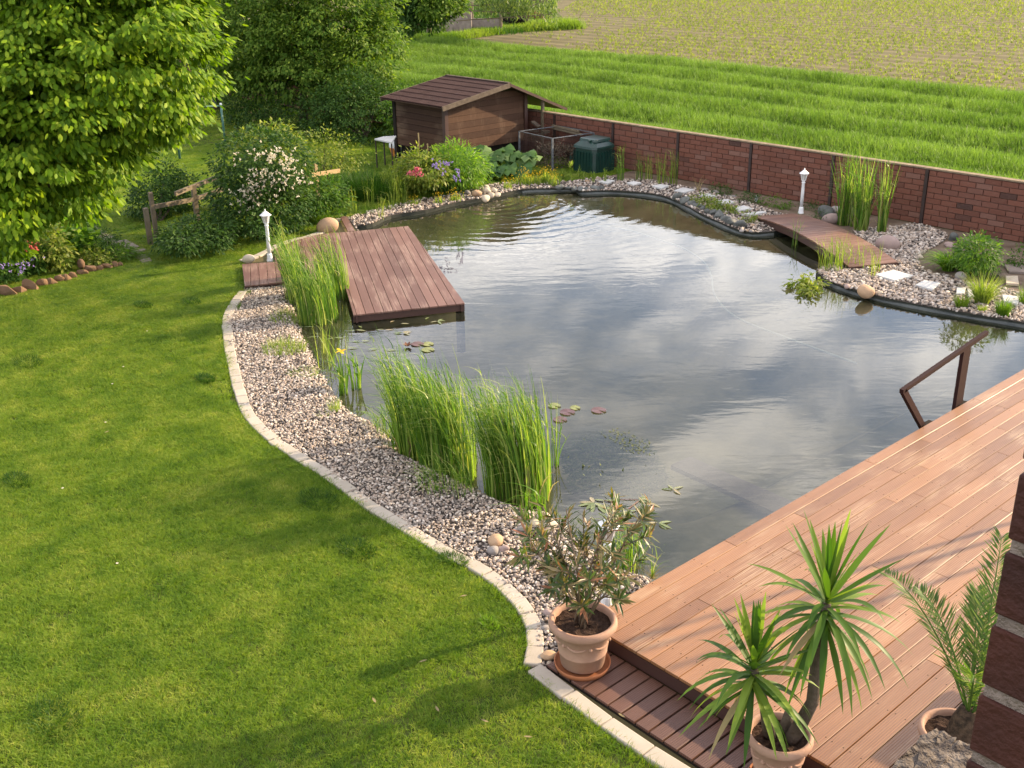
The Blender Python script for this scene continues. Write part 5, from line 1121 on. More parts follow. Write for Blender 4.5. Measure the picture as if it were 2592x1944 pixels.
# palm
pc = PP + Vector((.05, .03, .50)); pa = thing('palm', PP + Vector((0, 0, .33)), 'date palm with arching feathery fronds half hidden by the brick pier', 'palm')
b = MB(); b.lathe(PP + Vector((.05, .03, .30)), [(.10, 0), (.12, .06), (.10, .16), (.06, .26)], 12); b.obj('trunk', simple('palm_trunk', (.09, .06, .04), (.03, .022, .016), .95, .1, 25, bs=1, bscale=40), pa)
def frond(o_, tip, arch_, n_=46, LL=.20, wide=.012):
    o_ = Vector(o_); tip = Vector(tip); fr_ = []
    for i in range(13):
        t = i/12; fr_.append(o_.lerp(tip, t) + Vector((0, 0, arch_*4*t*(1-t))))
    r_ = MB().tube(fr_, [.010 - .0006*i for i in range(13)], 5).obj('frond', M['palm'], pa, True)
    P_ = np.array([tuple(q) for q in fr_]); tt = np.linspace(.18, 1, n_); C_ = np.c_[[np.interp(tt*12, np.arange(13), P_[:, k]) for k in range(3)]].T
    T_ = np.gradient(C_, axis=0); T_ /= np.linalg.norm(T_, axis=1, keepdims=True); S_ = np.cross(T_, [0, 0, 1.]); S_ /= np.linalg.norm(S_, axis=1, keepdims=True); U_ = np.cross(S_, T_)
    Vs = []
    for sg in (-1, 1):
        A = T_*.75 + S_*sg*.75 + U_*.45 + NR.normal(size=T_.shape)*.12; Ls = LL*(1 - .55*np.abs(tt - .45)/.55)*(.85 + .3*NR.random(n_)); Vs.append(leaves(C_, A, U_, Ls, wide, fold=.2))
    V, Fc = cat(*Vs); o = raw('leaflets', V, Fc, M['palm'], pa); org = ORG[pa.name]; o.parent = r_; tag(o, kind='stuff')
t1 = ATD(*C8(1290, 392), 8.55); t2 = ATD(*C8(2068, 165), 8.35); t3 = ATD(*C8(1765, 1085), 7.9); t4 = ATD(*C8(2150, 380), 8.9)
frond(pc, t1, .20, 60, .19); frond(pc + Vector((.02, .03, 0)), t2, .14, 54, .22); frond(pc, t3, .06, 22, .16); frond(pc, t4, .2, 50, .22)
for k in range(7):
    a = radians(-70 + 38*k); frond(pc, pc + Vector((cos(a)*.6, sin(a)*.6, RN.uniform(.35, .7))), .16, 44, .2)
frond(pc, ATD(*C8(1930, 560), 8.7), .2, 50, .22)
# ================================================================== BRICK PIER NEXT TO THE CAMERA
pier = thing('brick_pier', (-.15, 1.05, 0), 'dark brick pier close to the camera at the right frame edge', 'brick pier')
zt = CAM_Z - .547 + .083*6; k = 0
MB().box((-.13, 1.078, 3.3), (.4375, .283, 6.7)).obj('mortar', M['pillarmortar'], pier)
z = zt
while z > 4.4:
    off = 0.0 if k % 2 else .0
    for x0, x1 in (((-.352, -.232), (-.222, .02), (.03, .09)) if k % 2 else ((-.352, -.112), (-.102, .09))):
        o = MB().box(((x0+x1)/2, 1.075, z - .034), (x1-x0, .285, .068)).obj('brick', M['pillarbrick'], pier); bevel(o, .0025, 2)
    z -= .083; k += 1
mb = MB()
while z > .05: mb.box((-.13, 1.075, z - .034), (.44, .285, .068)); z -= .083
tag(mb.obj('brickwork', M['pillarbrick'], pier), kind='stuff')
ww = thing('rendered_ledge', (-.43, 1.06, 0), 'rough grey rendered ledge beside the brick pier', 'ledge')
me_b = bmesh.new(); bmesh.ops.create_cube(me_b, size=1.0)
for v in me_b.verts: v.co = Vector((-.505 + (v.co.x+.5)*.145, .80 + (v.co.y+.5)*.405, 4.598*(v.co.z+.5)))
bmesh.ops.subdivide_edges(me_b, edges=[e for e in me_b.edges if abs(e.verts[0].co.z - e.verts[1].co.z) < .1], cuts=24, use_grid_fill=True)
for v in me_b.verts:
    if v.co.z > 1: v.co += Vector((RN.uniform(-.004, .004), RN.uniform(-.004, .004), RN.uniform(-.004, .002)))
me_ = bpy.data.meshes.new('render_coat'); me_b.to_mesh(me_); me_b.free(); me_.materials.append(M['render']); o = bpy.data.objects.new('render_coat', me_); COL.objects.link(o); o.parent = ww; o.location = -Vector(ww.location)
# unseen posts added right of the view to throw thin shadows across the boards
for (x, y, lab) in [(-3.0, 12.05, 'left of three added unseen posts that shade the deck'), (-2.62, 12.75, 'middle of three added unseen posts that shade the deck'), (-2.2, 13.1, 'right of three added unseen posts that shade the deck')]:
    o = MB().lathe((x, y, DZ), [(.06, 0), (.03, .02), (.028, 3.0), (.01, 3.03)], 10).obj('shadow_post', M['oldwood']); tag(o, lab, 'post', 'added shadow posts on the deck')
sb = thing('shadow_bench', (-1.75, 8.3, DZ), 'added unseen timber bench that shades the near deck boards', 'bench')  # unseen bench invented to cast the broad shade on the near boards
MB().box((-1.75, 8.4, DZ + .38), (.9, .9, .76)).obj('chest', M['oldwood'], sb); MB().box((-1.75, 8.4, DZ + .79), (1.0, 1.0, .05)).obj('lid', M['oldwood'], sb)
# ================================================================== FENCE, COMPOST, TABLE, CLOTHES LINE
fe = thing('rail_fence', G(330, 530, 0), 'low weathered timber rail fence beside the white flowering bush', 'fence')
def fpost(base, top, w=.075, mat='oldwood'):
    b_ = G(*base, 0); zt_ = ONX(*top, b_.x).z if False else None
    d = RAY(*top); hz = math.hypot(b_.x, b_.y); t = hz/math.hypot(d[0], d[1]); h = CAM_Z + d[2]*t
    MB().box((b_.x, b_.y, h/2), (w, w, h)).obj('post', M[mat], fe); return b_, h
pa_, ha = fpost(F3(225, 880), F3(178, 420)); pb_, hb = fpost(F3(635, 720), F3(632, 345), .09)
pc_ = G(*F3(1830, 430), 0)
MB().beam((pa_.x, pa_.y, ha*.68), (pb_.x, pb_.y, hb*.62), .04, .09).obj('rail', M['oldwood'], fe)
p2 = pb_ + (pb_ - pa_)*.75
MB().beam((pb_.x, pb_.y, hb*.62), (p2.x, p2.y, hb*.62), .04, .09).obj('rail', M['oldwood'], fe)
q0 = pa_.lerp(pb_, .55); MB().beam((q0.x, q0.y, hb*.93), (p2.x, p2.y, hb*1.0), .04, .09).obj('rail', M['oldwood'], fe)
o = MB().box((G(*F3(165, 950), 0) + Vector((0, 0, .36))), (.085, .085, .78)).obj('short_post', M['oldwood']); tag(o, 'short stump of a post in front of the rail fence end', 'post')
fe2 = thing('rail_fence', pc_, 'short sunlit piece of rail fence right of the white flowering bush', 'fence')
dd_ = (pc_ - Vector((0, 0, CAM_Z))).length - .9
a_ = ATD(*F3(1690, 262), dd_ - .35); b_ = ATD(*F3(2052, 205), dd_ + .6); c_ = ATD(*F3(1818, 230), dd_)
MB().beam(a_, b_, .04, .09).obj('rail', M['sunlit_tone_wood'], fe2); MB().box((c_.x, c_.y, (c_.z + .22)/2), (.07, .07, c_.z + .22)).obj('post', M['sunlit_tone_wood'], fe2)
# composter
cc = Vector((-19.22, 20.02, 0)); cp = thing('composter', cc, 'dark green plastic compost bin with hinged lid at the brick wall', 'compost bin')
def octo(cx, cy, s_, ch): return [(cx-s_+ch, cy-s_), (cx+s_-ch, cy-s_), (cx+s_, cy-s_+ch), (cx+s_, cy+s_-ch), (cx+s_-ch, cy+s_), (cx-s_+ch, cy+s_), (cx-s_, cy+s_-ch), (cx-s_, cy-s_+ch)]
def frus(p0, z0, p1, z1, mb):
    n_ = len(p0); mb.add([(x, y, z0) for x, y in p0] + [(x, y, z1) for x, y in p1], [tuple(range(n_))[::-1], tuple(range(n_, 2*n_))] + [(i, (i+1) % n_, n_ + (i+1) % n_, n_ + i) for i in range(n_)])
mb = MB(); frus(octo(cc.x, cc.y, .43, .10), 0, octo(cc.x, cc.y, .40, .10), .70, mb)
for k in range(-3, 4):
    mb.box((cc.x + k*.11, cc.y - .425, .33), (.025, .03, .56)); mb.box((cc.x + .425, cc.y + k*.11, .33), (.03, .025, .56)); mb.box((cc.x - .425, cc.y + k*.11, .33), (.03, .025, .56))
mb.obj('body', M['green_plastic'], cp)
mb = MB(); frus(octo(cc.x, cc.y, .44, .10), .70, octo(cc.x, cc.y, .43, .10), .76, mb); frus(octo(cc.x, cc.y, .43, .10), .762, octo(cc.x, cc.y, .26, .08), .92, mb); mb.obj('shoulder', M['green_plastic'], cp)
mb = MB(); frus(octo(cc.x, cc.y + .04, .33, .06), .89, octo(cc.x, cc.y + .04, .31, .06), .955, mb); mb.box((cc.x + .12, cc.y - .31, .93), (.10, .05, .03)); mb.obj('lid', M['green_plastic'], cp)
o = MB().tube([G(*W3(940, 1290), 0), ATD(*W3(960, 1100), np.linalg.norm(np.array(G(*W3(940, 1290), 0)) - [0, 0, CAM_Z]) - .12)], [.05, .035], 8).obj('green_bottle', M['green_metal']); tag(o, 'small upright green bottle between the compost bin and the wire cage', 'bottle')
cp.scale = (.94, .94, .87)
# wire compost cage
A0 = G(*W3(592, 1460), 0); wc = thing('wire_cage', A0, 'open compost cage of wire mesh with pale metal corner post', 'compost cage')
A1 = Vector((-19.75, 20.55, 0)); A2 = Vector((-21.2, 19.15, 0)) + Vector((-.15, .25, 0)); CH = .83
for p in (A0, A1, A2, A2 + (A1 - A0)): MB().box((p.x, p.y, CH/2), (.04, .04, CH)).obj('corner_post', M['metal'], wc)
for p, q in ((A0, A1), (A0, A2), (A2, A2 + (A1-A0)), (A1, A2 + (A1-A0))):
    MB().beam(p + Vector((0, 0, CH)), q + Vector((0, 0, CH)), .02, .02).obj('top_rail', M['metal'], wc)
    mb = MB(); L = (q-p).length; nn_ = int(L/.045)
    for i in range(1, nn_): c = p.lerp(q, i/nn_); mb.box((c.x, c.y, CH/2), (.0035, .0035, CH))
    for i in range(1, 18): mb.beam(p + Vector((0, 0, CH*i/18)), q + Vector((0, 0, CH*i/18)), .0035, .0035)
    tag(mb.obj('mesh_panel', M['dark_steel'], wc), kind='stuff')
ctr = (A0 + A1 + A2 + A2 + A1 - A0)/4; hp = raw('compost_heap', *crown([(ctr + Vector((0, 0, .15)), (.7, .55, .32))], 160, 12, .16, .09, .03, droop=.1, shell=.8), simple('compost', (.07, .05, .035), (.13, .10, .06)), loc=ctr); tag(hp, 'dark heap of garden waste inside the wire cage', 'compost heap')
# table with white top and the sack beside it
tb = thing('garden_table', ONY(*E4(400, 340), 17.0), 'garden table with white top and thin dark legs left of the shed', 'table')
tp = [ATD(*T4(65, 425), 28.6), ATD(*T4(530, 490), 27.9), ATD(*T4(520, 350), 28.9), ATD(*T4(300, 380), 29.6)]
zt_ = .78; tp = [G(*T4(*q), zt_) for q in ((65, 425), (430, 500), (525, 360), (250, 375))]
MB().prism([(q.x, q.y) for q in tp], zt_ - .035, zt_).obj('table_top', M['slab'], tb)
for q in tp:
    c = sum(tp, Vector())/4; q = q.lerp(c, .08); MB().box((q.x, q.y, (zt_ - .035)/2), (.026, .026, zt_ - .035)).obj('leg', M['dark_steel'], tb)
sk = rock('sack', G(*T4(600, 680), .15), (.26, .2, .22), simple('white_sack', (.62, .62, .62), (.30, .28, .28), .6, .4, 3.5, contrast=(.52, .6)), 'crumpled white sack with dark blotches left of the shed', catg='sack', sink=0)
p = G(*T4(500, 800), 0); o = MB().lathe(p, [(.09, 0), (.13, .22), (.14, .22), (.14, .25), (.12, .25)], 14).obj('orange_pot', simple('orange_pot', (.62, .22, .04), (.5, .17, .03), .6, .3)); tag(o, 'small orange flower pot below the white sack', 'plant pot')
# clothes line
cl = thing('clothes_line', G(388, 345, 0), 'green metal clothes line posts with strung lines on the rear lawn', 'clothes line')
def cpost(bx, by, tx, ty):
    b_ = G(bx, by, 0); d = RAY(tx, ty); t = math.hypot(b_.x, b_.y)/math.hypot(d[0], d[1]); h = CAM_Z + d[2]*t
    MB().tube([b_, b_ + Vector((0, 0, h))], .032, 8).obj('post', M['green_metal'], cl, True); b = MB().lathe(b_ + Vector((0, 0, h)), [(.038, -.01), (.04, .03), (.02, .045)], 8); b.obj('cap', M['white'], cl); return b_ + Vector((0, 0, h - .04))
u1 = cpost(389, 345, 370, 228); u2 = cpost(487, 312, 474, 226); 
MB().tube([u1, u2], .02, 6).obj('crossbar', M['green_metal'], cl)
d_ = Vector((-1, .45, 0)).normalized()*6
mb = MB()
for k in range(4): s0 = u1.lerp(u2, .1 + .27*k); mb.tube([s0, s0 + d_*.5 - Vector((0, 0, .12)), s0 + d_], .006, 4)
mb.obj('line', M['metal'], cl)
# tree guard on the rear lawn
gb = G(472, 330, 0); b0 = G((340 + 0)/K if False else 404, 335, 0) if False else G(*SH(0, 0)) if False else G(473, 332, 0)
pt = G(405, 282, 0)
o = MB(); 
for k in range(8):
    a = k*pi/4; o.box(pt + Vector((cos(a)*.17, sin(a)*.17, .55)), (.03, .03, 1.1))
for z in (.15, .5, .85): o.lathe(pt + Vector((0, 0, z)), [(.18, 0), (.19, .02), (.18, .04)], 10)
tag(o.obj('tree_guard', M['dark_steel']), 'dark slatted tree guard standing on the rear lawn', 'tree guard')

# ================================================================== PATH AND FLOWER BED
path = [L2(1130, 440), L2(1420, 560), L2(1900, 740), L2(2010, 960), L2(1850, 975), L2(1640, 850), L2(1400, 720), L2(1230, 640), L2(1080, 520)]
sheet('garden_path', [tuple(G(*q, 0).xy) for q in path], .008, M['earth'])
pth = thing('path_paving', G(*L2(1600, 760), 0), 'worn brown paving stones leading past the fence post', 'paving')
for q in [[(1130, 470), (1230, 455), (1330, 520), (1210, 545)], [(1240, 560), (1340, 530), (1430, 575), (1290, 610)], [(1300, 620), (1440, 585), (1540, 635), (1370, 690)], [(1180, 600), (1270, 620), (1360, 700), (1240, 690)], [(1390, 700), (1540, 645), (1620, 690), (1470, 740)], [(1520, 690), (1680, 665), (1860, 760), (1680, 800)], [(1480, 760), (1620, 800), (1740, 860), (1600, 850)], [(1700, 830), (1920, 785), (1960, 800), (1760, 870)], [(1740, 880), (1930, 860), (2000, 900), (1840, 930)], [(1850, 940), (2000, 905), (2030, 950), (1900, 975)]]:
    P_ = [G(*L2(*t), .02) for t in q]; o = MB().prism([(t.x, t.y) for t in P_], -.02, .024 + RN.uniform(-.004, .006)).obj('paving_stone', M['darkslab'], pth); bevel(o, .008)
bed = [tuple(G(*L2(*q), 0).xy) for q in [(-400, 1560), (0, 1480), (350, 1350), (720, 1240), (1000, 1150), (1300, 1070), (1600, 1010), (1400, 720), (1080, 480), (600, 300), (-400, 300)]]
sheet('flower_bed_earth', bed, .006, M['earth'])
be = thing('bed_edging', G(*L2(600, 1290), 0), 'row of rough sandstone blocks edging the flower bed under the big tree', 'edging')
for x, y, s_ in [(-180, 1440, .2), (100, 1405, .21), (270, 1370, .16), (430, 1330, .19), (560, 1275, .15), (670, 1265, .15), (790, 1225, .16), (880, 1210, .14), (980, 1180, .13), (1090, 1140, .13), (1230, 1100, .15), (1320, 1080, .12), (1440, 1055, .12), (1530, 1035, .12), (1600, 1025, .1)]:
    rs[0] += 1; p = G(*L2(x, y), 0); me = rock_mesh('edging_stone', rs[0], s_*.95, s_*.6, s_*.68, ang=True); me.materials.append(M['sandstone']); o = bpy.data.objects.new('edging_stone', me); COL.objects.link(o); o.parent = be; o.location = p - Vector(be.location) + Vector((0, 0, s_*.25)); o.rotation_euler.z = radians(35) + RN.uniform(-.2, .2)
p = G(*L2(1090, 1050), .05); o = MB().lathe(p, [(.035, 0), (.065, .04), (.07, .11), (.045, .16), (.015, .18)], 12).obj('clay_ornament', M['sandstone'], None, True); tag(o, 'small orange clay ornament in the flower bed', 'ornament')
def at(f, x, y, z): return G(*f(x, y), z)
# beds: each plant kind of its own
for i, (nm, x, y, z, r, mt, L, W, lab) in enumerate([
    ('flowering_plant', 380, 1080, .32, (.55, .4, .35), 'hedge', .09, .03, 'leafy bed plant with violet flowers at the left frame edge'),
    ('bed_plant', 700, 1060, .40, (.40, .32, .45), 'yellowleaf', .10, .05, 'tall yellow green leafy plant in the middle of the flower bed'),
    ('bed_plant', 60, 1180, .25, (.5, .4, .3), 'hedge', .09, .04, 'low leafy plant at the left end of the flower bed'),
    ('bed_plant', 1000, 880, .35, (.45, .35, .35), 'brightleaf', .14, .08, 'broad leaved bright plant in the flower bed'),
    ('bed_plant', 1350, 880, .28, (.5, .4, .28), 'darkleaf', .06, .02, 'dark fine leaved cushion at the right end of the flower bed'),
    ('bed_plant', 900, 640, .55, (.7, .5, .6), 'hedge', .09, .04, 'bushy green plant at the back of the flower bed'),
    ('bed_plant', 1250, 980, .12, (.35, .25, .12), 'yellowleaf', .07, .035, 'low yellow green plants behind the bed edging stones'),
    ('bed_plant', 1560, 930, .12, (.35, .3, .12), 'wildgrass', .09, .02, 'low grassy plant at the end of the bed beside the path'),
    ('bed_plant', 480, 760, .6, (.6, .5, .6), 'pear', .08, .04, 'dark green bush under the big tree at the bed centre')]):
    p = at(L2, x, y, 0); shrub(nm, p, [(p + Vector((0, 0, z)), r), (p + Vector((.2, .1, z*.7)), tuple(q*.7 for q in r))], lab, 'plant', M[mt], int(90 + 260*r[0]*r[2]), 11, .13, L, W)
fp = at(L2, 300, 880, 0); fb = thing('violet_flowers', fp, 'loose violet flower heads at the left end of the bed', 'flowers')
blossoms(fb, np.concatenate([np.array(at(L2, x, y, z)) + NR.normal(size=(9, 3))*[.14, .14, .05] for x, y, z in [(150, 1000, .62), (250, 950, .7), (420, 950, .7), (90, 1060, .5), (300, 1080, .5)]]), .032, M['fl_violet'])
V, Fc = crown([(at(L2, 380, 770, .95), (.15, .15, .1))], 12, 6, .08, .05, .04); o = raw('red_flowers', V, Fc, simple('red_blossom', (.45, .08, .05), (.3, .05, .04)), loc=at(L2, 380, 770, .95)); tag(o, 'few red blossoms above the violet ones in the bed', 'flowers')

# ================================================================== SHRUBS
wb = shrub('flowering_bush', G(565, 488, 0), [(ATD(560, 430, 23.0), (.95, .9, .85)), (ATD(555, 360, 23.2), (1.0, .9, .75)), (ATD(600, 350, 23.3), (.7, .7, .7)), (ATD(520, 420, 22.9), (.65, .6, .7)), (ATD(610, 440, 23.0), (.65, .6, .6)), (ATD(560, 470, 22.6), (.7, .6, .35))], 'large round bush with cream white blossom clusters', 'bush', M['darkleaf'], 900, 14, .16, .085, .045, shell=.7)
Pb = []
for x, y, n in [(590, 335, 60), (620, 345, 50), (640, 365, 30), (570, 375, 40), (600, 380, 30), (545, 395, 50), (530, 420, 70), (540, 435, 60), (565, 410, 30), (640, 400, 20), (520, 340, 12), (615, 420, 16), (650, 400, 14), (560, 330, 16)]:
    q = np.array([tuple(ATD(x + NR.normal()*14, y + NR.normal()*11, 22.1 + NR.random()*.25)) for _ in range(n)]); Pb.append(q)
blossoms(wb, np.concatenate(Pb)[::2], .042, M['fl_white'])
shrub('bush', G(610, 420, 0), [(ATD(595, 295, 25.5), (.5, .5, .35)), (ATD(540, 315, 25.3), (.6, .5, .3)), (ATD(625, 300, 25.6), (.3, .3, .3)), (ATD(590, 350, 25.2), (.9, .7, .7))], 'yellow green bush rising behind the white flowering one', 'bush', M['yellowleaf'], 340, 12, .17, .09, .045)
shrub('bush', G(715, 400, 0), [(ATD(700, 320, 27.6), (.55, .5, .45)), (ATD(720, 345, 27.4), (.65, .5, .4)), (ATD(695, 350, 27.2), (.6, .5, .4)), (ATD(745, 335, 27.6), (.5, .5, .45))], 'loose yellow green shrub behind the sunlit rail', 'bush', M['yellowleaf'], 260, 9, .2, .08, .035)
shrub('bush', G(345, 480, 0), [(ATD(345, 410, 25.5), (.75, .6, .65)), (ATD(355, 380, 25.7), (.45, .4, .5)), (ATD(320, 440, 25.2), (.55, .5, .4)), (ATD(395, 410, 25.6), (.5, .4, .45))], 'dark green shrub behind the left end of the rail fence', 'bush', M['darkleaf'], 420, 13, .14, .07, .04)
shrub('bush', G(430, 520, 0), [(ATD(420, 500, 22.2), (.6, .5, .26)), (ATD(470, 490, 22.4), (.55, .45, .28)), (ATD(380, 510, 21.9), (.4, .4, .25)), (ATD(390, 522, 21.6), (.5, .4, .18)), (ATD(450, 515, 21.9), (.6, .4, .18))], 'shady green undergrowth in front of the rail fence', 'bush', M['darkleaf'], 430, 12, .15, .085, .03)
clump('leafy_clump', 440, 520, 160, .45, .35, .016, .25, M['wildgrass'], 'sunlit arching grass blades in the undergrowth by the fence', 'grass clump', droop=.4)
shrub('bush', G(680, 440, 0), [(ATD(680, 420, 23.6), (.5, .5, .4)), (ATD(700, 415, 24), (.5, .45, .35)), (ATD(710, 440, 23.8), (.4, .4, .3))], 'small leafy bush right of the white flowering one', 'bush', M['hedge'], 200, 12, .13, .08, .04)
o = clump('ornamental_grass', 800, 425, 2600, .75, 1.0, .010, .22, M['darkgrass'], 'wide dark green clump of feathery grass before the flower bushes', 'grass clump', flat=.55)
clump('ornamental_grass', 855, 425, 420, .95, .35, .012, .15, M['reedyellow'], 'bright upright grass at the right end of the dark grass clump', 'grass clump', flat=.6)
clump('ornamental_grass', 690, 480, 300, .35, .35, .012, .18, M['wildgrass'], 'low bright grass clump left of the far gravel', 'grass clump', flat=.5)
pk = shrub('peony_bush', G(*E4(740, 700), 0), [(at(E4, 720, 560, .55), (.65, .5, .45)), (at(E4, 800, 560, .65), (.6, .5, .4)), (at(E4, 680, 620, .35), (.5, .4, .35)), (at(E4, 740, 480, .75), (.5, .45, .3))], 'leafy bush with pink blossoms before the shed', 'bush', M['yellowleaf'], 330, 12, .15, .10, .04)
blossoms(pk, np.array([tuple(ATD(*E4(x + NR.normal()*22, y + NR.normal()*14), 24.05)) for x, y in [(720, 560)]*18 + [(690, 595)]*7 + [(760, 600)]*4 + [(665, 590)]*4]), .045, M['fl_pink'])
vb = shrub('flowering_plant', G(*E4(960, 660), 0), [(at(E4, 930, 600, .4), (.45, .4, .35)), (at(E4, 980, 640, .3), (.5, .4, .3)), (at(E4, 1060, 650, .25), (.45, .35, .25))], 'pale leaved plant with violet flowers before the shed', 'plant', M['hedge'], 220, 10, .14, .13, .03)
blossoms(vb, np.array([tuple(ATD(*E4(x + NR.normal()*26, y + NR.normal()*18), 23.7)) for x, y in [(920, 490)]*8 + [(1000, 495)]*10 + [(890, 530)]*7 + [(1095, 565)]*4 + [(1090, 605)]*6 + [(1115, 630)]*4 + [(960, 560)]*5]), .04, M['fl_violet'])
shrub('bush', G(*E4(1090, 640), 0), [(at(E4, 1090, 500, .65), (.75, .6, .5)), (at(E4, 1180, 540, .5), (.6, .5, .45)), (at(E4, 1010, 470, .75), (.5, .4, .35)), (at(E4, 1150, 600, .3), (.6, .4, .3))], 'bright green bush of narrow leaves in front of the shed corner', 'bush', M['brightleaf'], 420, 13, .15, .12, .022)
for x, y, h, lab in [(740, 330, .6, 'dry flower spike standing highest before the shed wall'), (820, 330, .35, 'dry hooked stalk before the dark shed wall'), (920, 350, .3, 'thin dry stalk near the shed corner')]:
    p = at(E4, x, y + 120, .75); o = MB().tube([p, p + Vector((.02, 0, h*.6)), p + Vector((-.02, .03, h))], [.012, .012, .02], 5).obj('dry_stalk', M['deadreed']); tag(o, lab, 'stalk')
# rhubarb: each big leaf a part
rb = thing('rhubarb', G(*E4(1480, 600), 0), 'rhubarb with huge crinkled pale green leaves before the shed', 'rhubarb')
for k in range(26):
    x = 1150 + 620*RN.random(); y = 310 + 260*RN.random(); 
    if y < 300 + abs(x - 1400)*.25: y += 70
    z = .75 - (y - 300)/260*.5; c = at(E4, x, y, max(.2, z)); a = RN.random()*6.28; r = RN.uniform(.20, .34); Vv = [tuple(c)]; n_ = 16
    tilt = Vector((RN.uniform(-.35, .35), RN.uniform(-.6, .1), 1)).normalized(); X_ = tilt.orthogonal().normalized(); Y_ = tilt.cross(X_)
    for rr in (.5, 1.0):
        for i in range(n_):
            t = 2*pi*i/n_; q = r*rr*(1 + .12*cos(3*t) + (.18 if i == 0 else 0)); w_ = (.05*(-1)**i if rr == 1 else .02*(-1)**i) - .10*rr*rr*r/.3
            Vv.append(tuple(c + X_*q*cos(t + a) + Y_*q*sin(t + a) + tilt*w_))
    F_ = [(0, 1+i, 1+(i+1) % n_) for i in range(n_)] + [(1+i, 1+n_+i, 1+n_+(i+1) % n_, 1+(i+1) % n_) for i in range(n_)]
    raw('leaf', Vv, F_, M['rhubarb'], rb, True)
    g0 = Vector(rb.location) + Vector((RN.uniform(-.3, .3), RN.uniform(-.2, .2), 0)); MB().tube([g0, g0.lerp(c, .6) + Vector((0, 0, .05)), c], [.02, .016, .01], 5).obj('stalk', M['hedge'], rb)

# ================================================================== TREES
tree('maple_tree', (-19.6, 4.4, 0), [lobe_D(320, 50, 18.6, .8), lobe_D(250, 110, 18.0, 1.55), lobe_D(60, 110, 18.4, 1.7), lobe_D(85, 270, 17.8, 1.4), lobe_D(270, 215, 18.0, .85), lobe_D(160, 325, 17.8, .58), lobe_D(15, 440, 17.7, .62), lobe_D(85, 405, 17.7, .5), lobe_D(310, -30, 18.6, 1.2), lobe_D(130, -80, 18.8, 1.9), lobe_D(385, 5, 18.8, .42), lobe_D(-90, 250, 18.4, 1.6), lobe_D(-30, 480, 18, .6), lobe_D(335, 115, 18.5, .45), lobe_D(310, 190, 18.3, .35)],
     'large bright green broadleaf tree filling the upper left corner', 'tree', M['maple'], M['bark'], .22, 760, 84, .27, .112, .060, fine=True, droop=.9, flat=.42, shell=.84, jit=.35, inner=520)
tree('orchard_tree', tuple(G(655, 262, 0)), [lobe_D(560, 60, 36.6, 1.92), lobe_D(690, 40, 36.0, 1.92), lobe_D(790, 110, 35.5, 1.20), lobe_D(640, 130, 35.5, 1.32), lobe_D(720, 170, 35.3, 0.96), lobe_D(500, 120, 37.2, 0.96), lobe_D(560, -80, 37.2, 2.40), lobe_D(720, -70, 36.6, 2.28), lobe_D(825, 70, 36.0, 0.72), lobe_D(815, 175, 35.3, 0.66), lobe_D(780, 215, 35.0, 0.48), lobe_D(560, 150, 36.2, 0.96)],
     'tall spreading orchard tree with leaning trunk before the brick wall', 'tree', M['pear'], M['bark'], .16, 1300, 34, .30, .13, .065, droop=.55, flat=.45, shell=.8, inner=500)
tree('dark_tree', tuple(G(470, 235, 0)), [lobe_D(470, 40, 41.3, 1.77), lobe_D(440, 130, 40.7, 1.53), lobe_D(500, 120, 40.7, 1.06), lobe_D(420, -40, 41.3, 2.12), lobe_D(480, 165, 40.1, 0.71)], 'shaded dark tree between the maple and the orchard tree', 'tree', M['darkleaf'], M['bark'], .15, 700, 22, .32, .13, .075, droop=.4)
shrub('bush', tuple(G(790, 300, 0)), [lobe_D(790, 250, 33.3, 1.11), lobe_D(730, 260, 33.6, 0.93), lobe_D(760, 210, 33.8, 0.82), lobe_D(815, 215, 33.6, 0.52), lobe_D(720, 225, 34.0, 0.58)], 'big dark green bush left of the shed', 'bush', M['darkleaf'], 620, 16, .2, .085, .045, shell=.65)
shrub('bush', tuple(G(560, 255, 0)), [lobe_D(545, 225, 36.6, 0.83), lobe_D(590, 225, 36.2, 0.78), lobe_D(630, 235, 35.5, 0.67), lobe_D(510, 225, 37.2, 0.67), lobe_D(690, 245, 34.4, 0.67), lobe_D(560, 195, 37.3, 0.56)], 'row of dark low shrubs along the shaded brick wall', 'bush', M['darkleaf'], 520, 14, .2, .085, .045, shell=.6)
shrub('bush', tuple(G(850, 250, 0)), [lobe_D(855, 215, 34.7, 0.56), lobe_D(845, 245, 32.5, 0.39), lobe_D(880, 205, 35.3, 0.39)], 'light green shrub between the dark bush and the shed roof', 'bush', M['hedge'], 170, 12, .16, .09, .045)
# ================================================================== FAR PADDOCK
def X1g(x, y, z=0): return G(*X1(x, y), z)
sheet('paddock_ground', [tuple(X1g(*q).xy) for q in [(250, 420), (900, 420), (1500, 340), (2100, 310)]] + [tuple(G(1180, 0).xy), tuple(G(760, 0).xy)], .010, M['lawn'])
pd = np.concatenate([np.array([tuple(X1g(a, b)) for a, b in zip(np.interp(NR.random(1400)*2, [0, 1, 2], [250, 1000, 2100]), NR.normal(size=1400)*0)]) * 0]) if False else None
bx = NR.random(2600); xx = 260 + 1880*bx; yy = np.interp(xx, [260, 700, 1000, 1450, 2120], [445, 430, 395, 330, 300]) - 30*NR.random(2600)**1.5
Pq = np.array([tuple(X1g(a, b)) for a, b in zip(xx, yy)]); hq = .2 + .3*NR.random(len(Pq)); hq[xx > 1650] *= 1.5
V, Fc = blades(np.repeat(Pq, 7, 0) + NR.normal(size=(len(Pq)*7, 3))*[.25, .25, 0], np.repeat(hq, 7)*(.6 + .7*NR.random(len(Pq)*7)), .03, NR.normal(size=(len(Pq)*7, 2))*.14, NR.random(len(Pq)*7)*pi, 3, .2)
tag(raw('verge_grass', V, Fc, M['wildgrass']), kind='stuff')
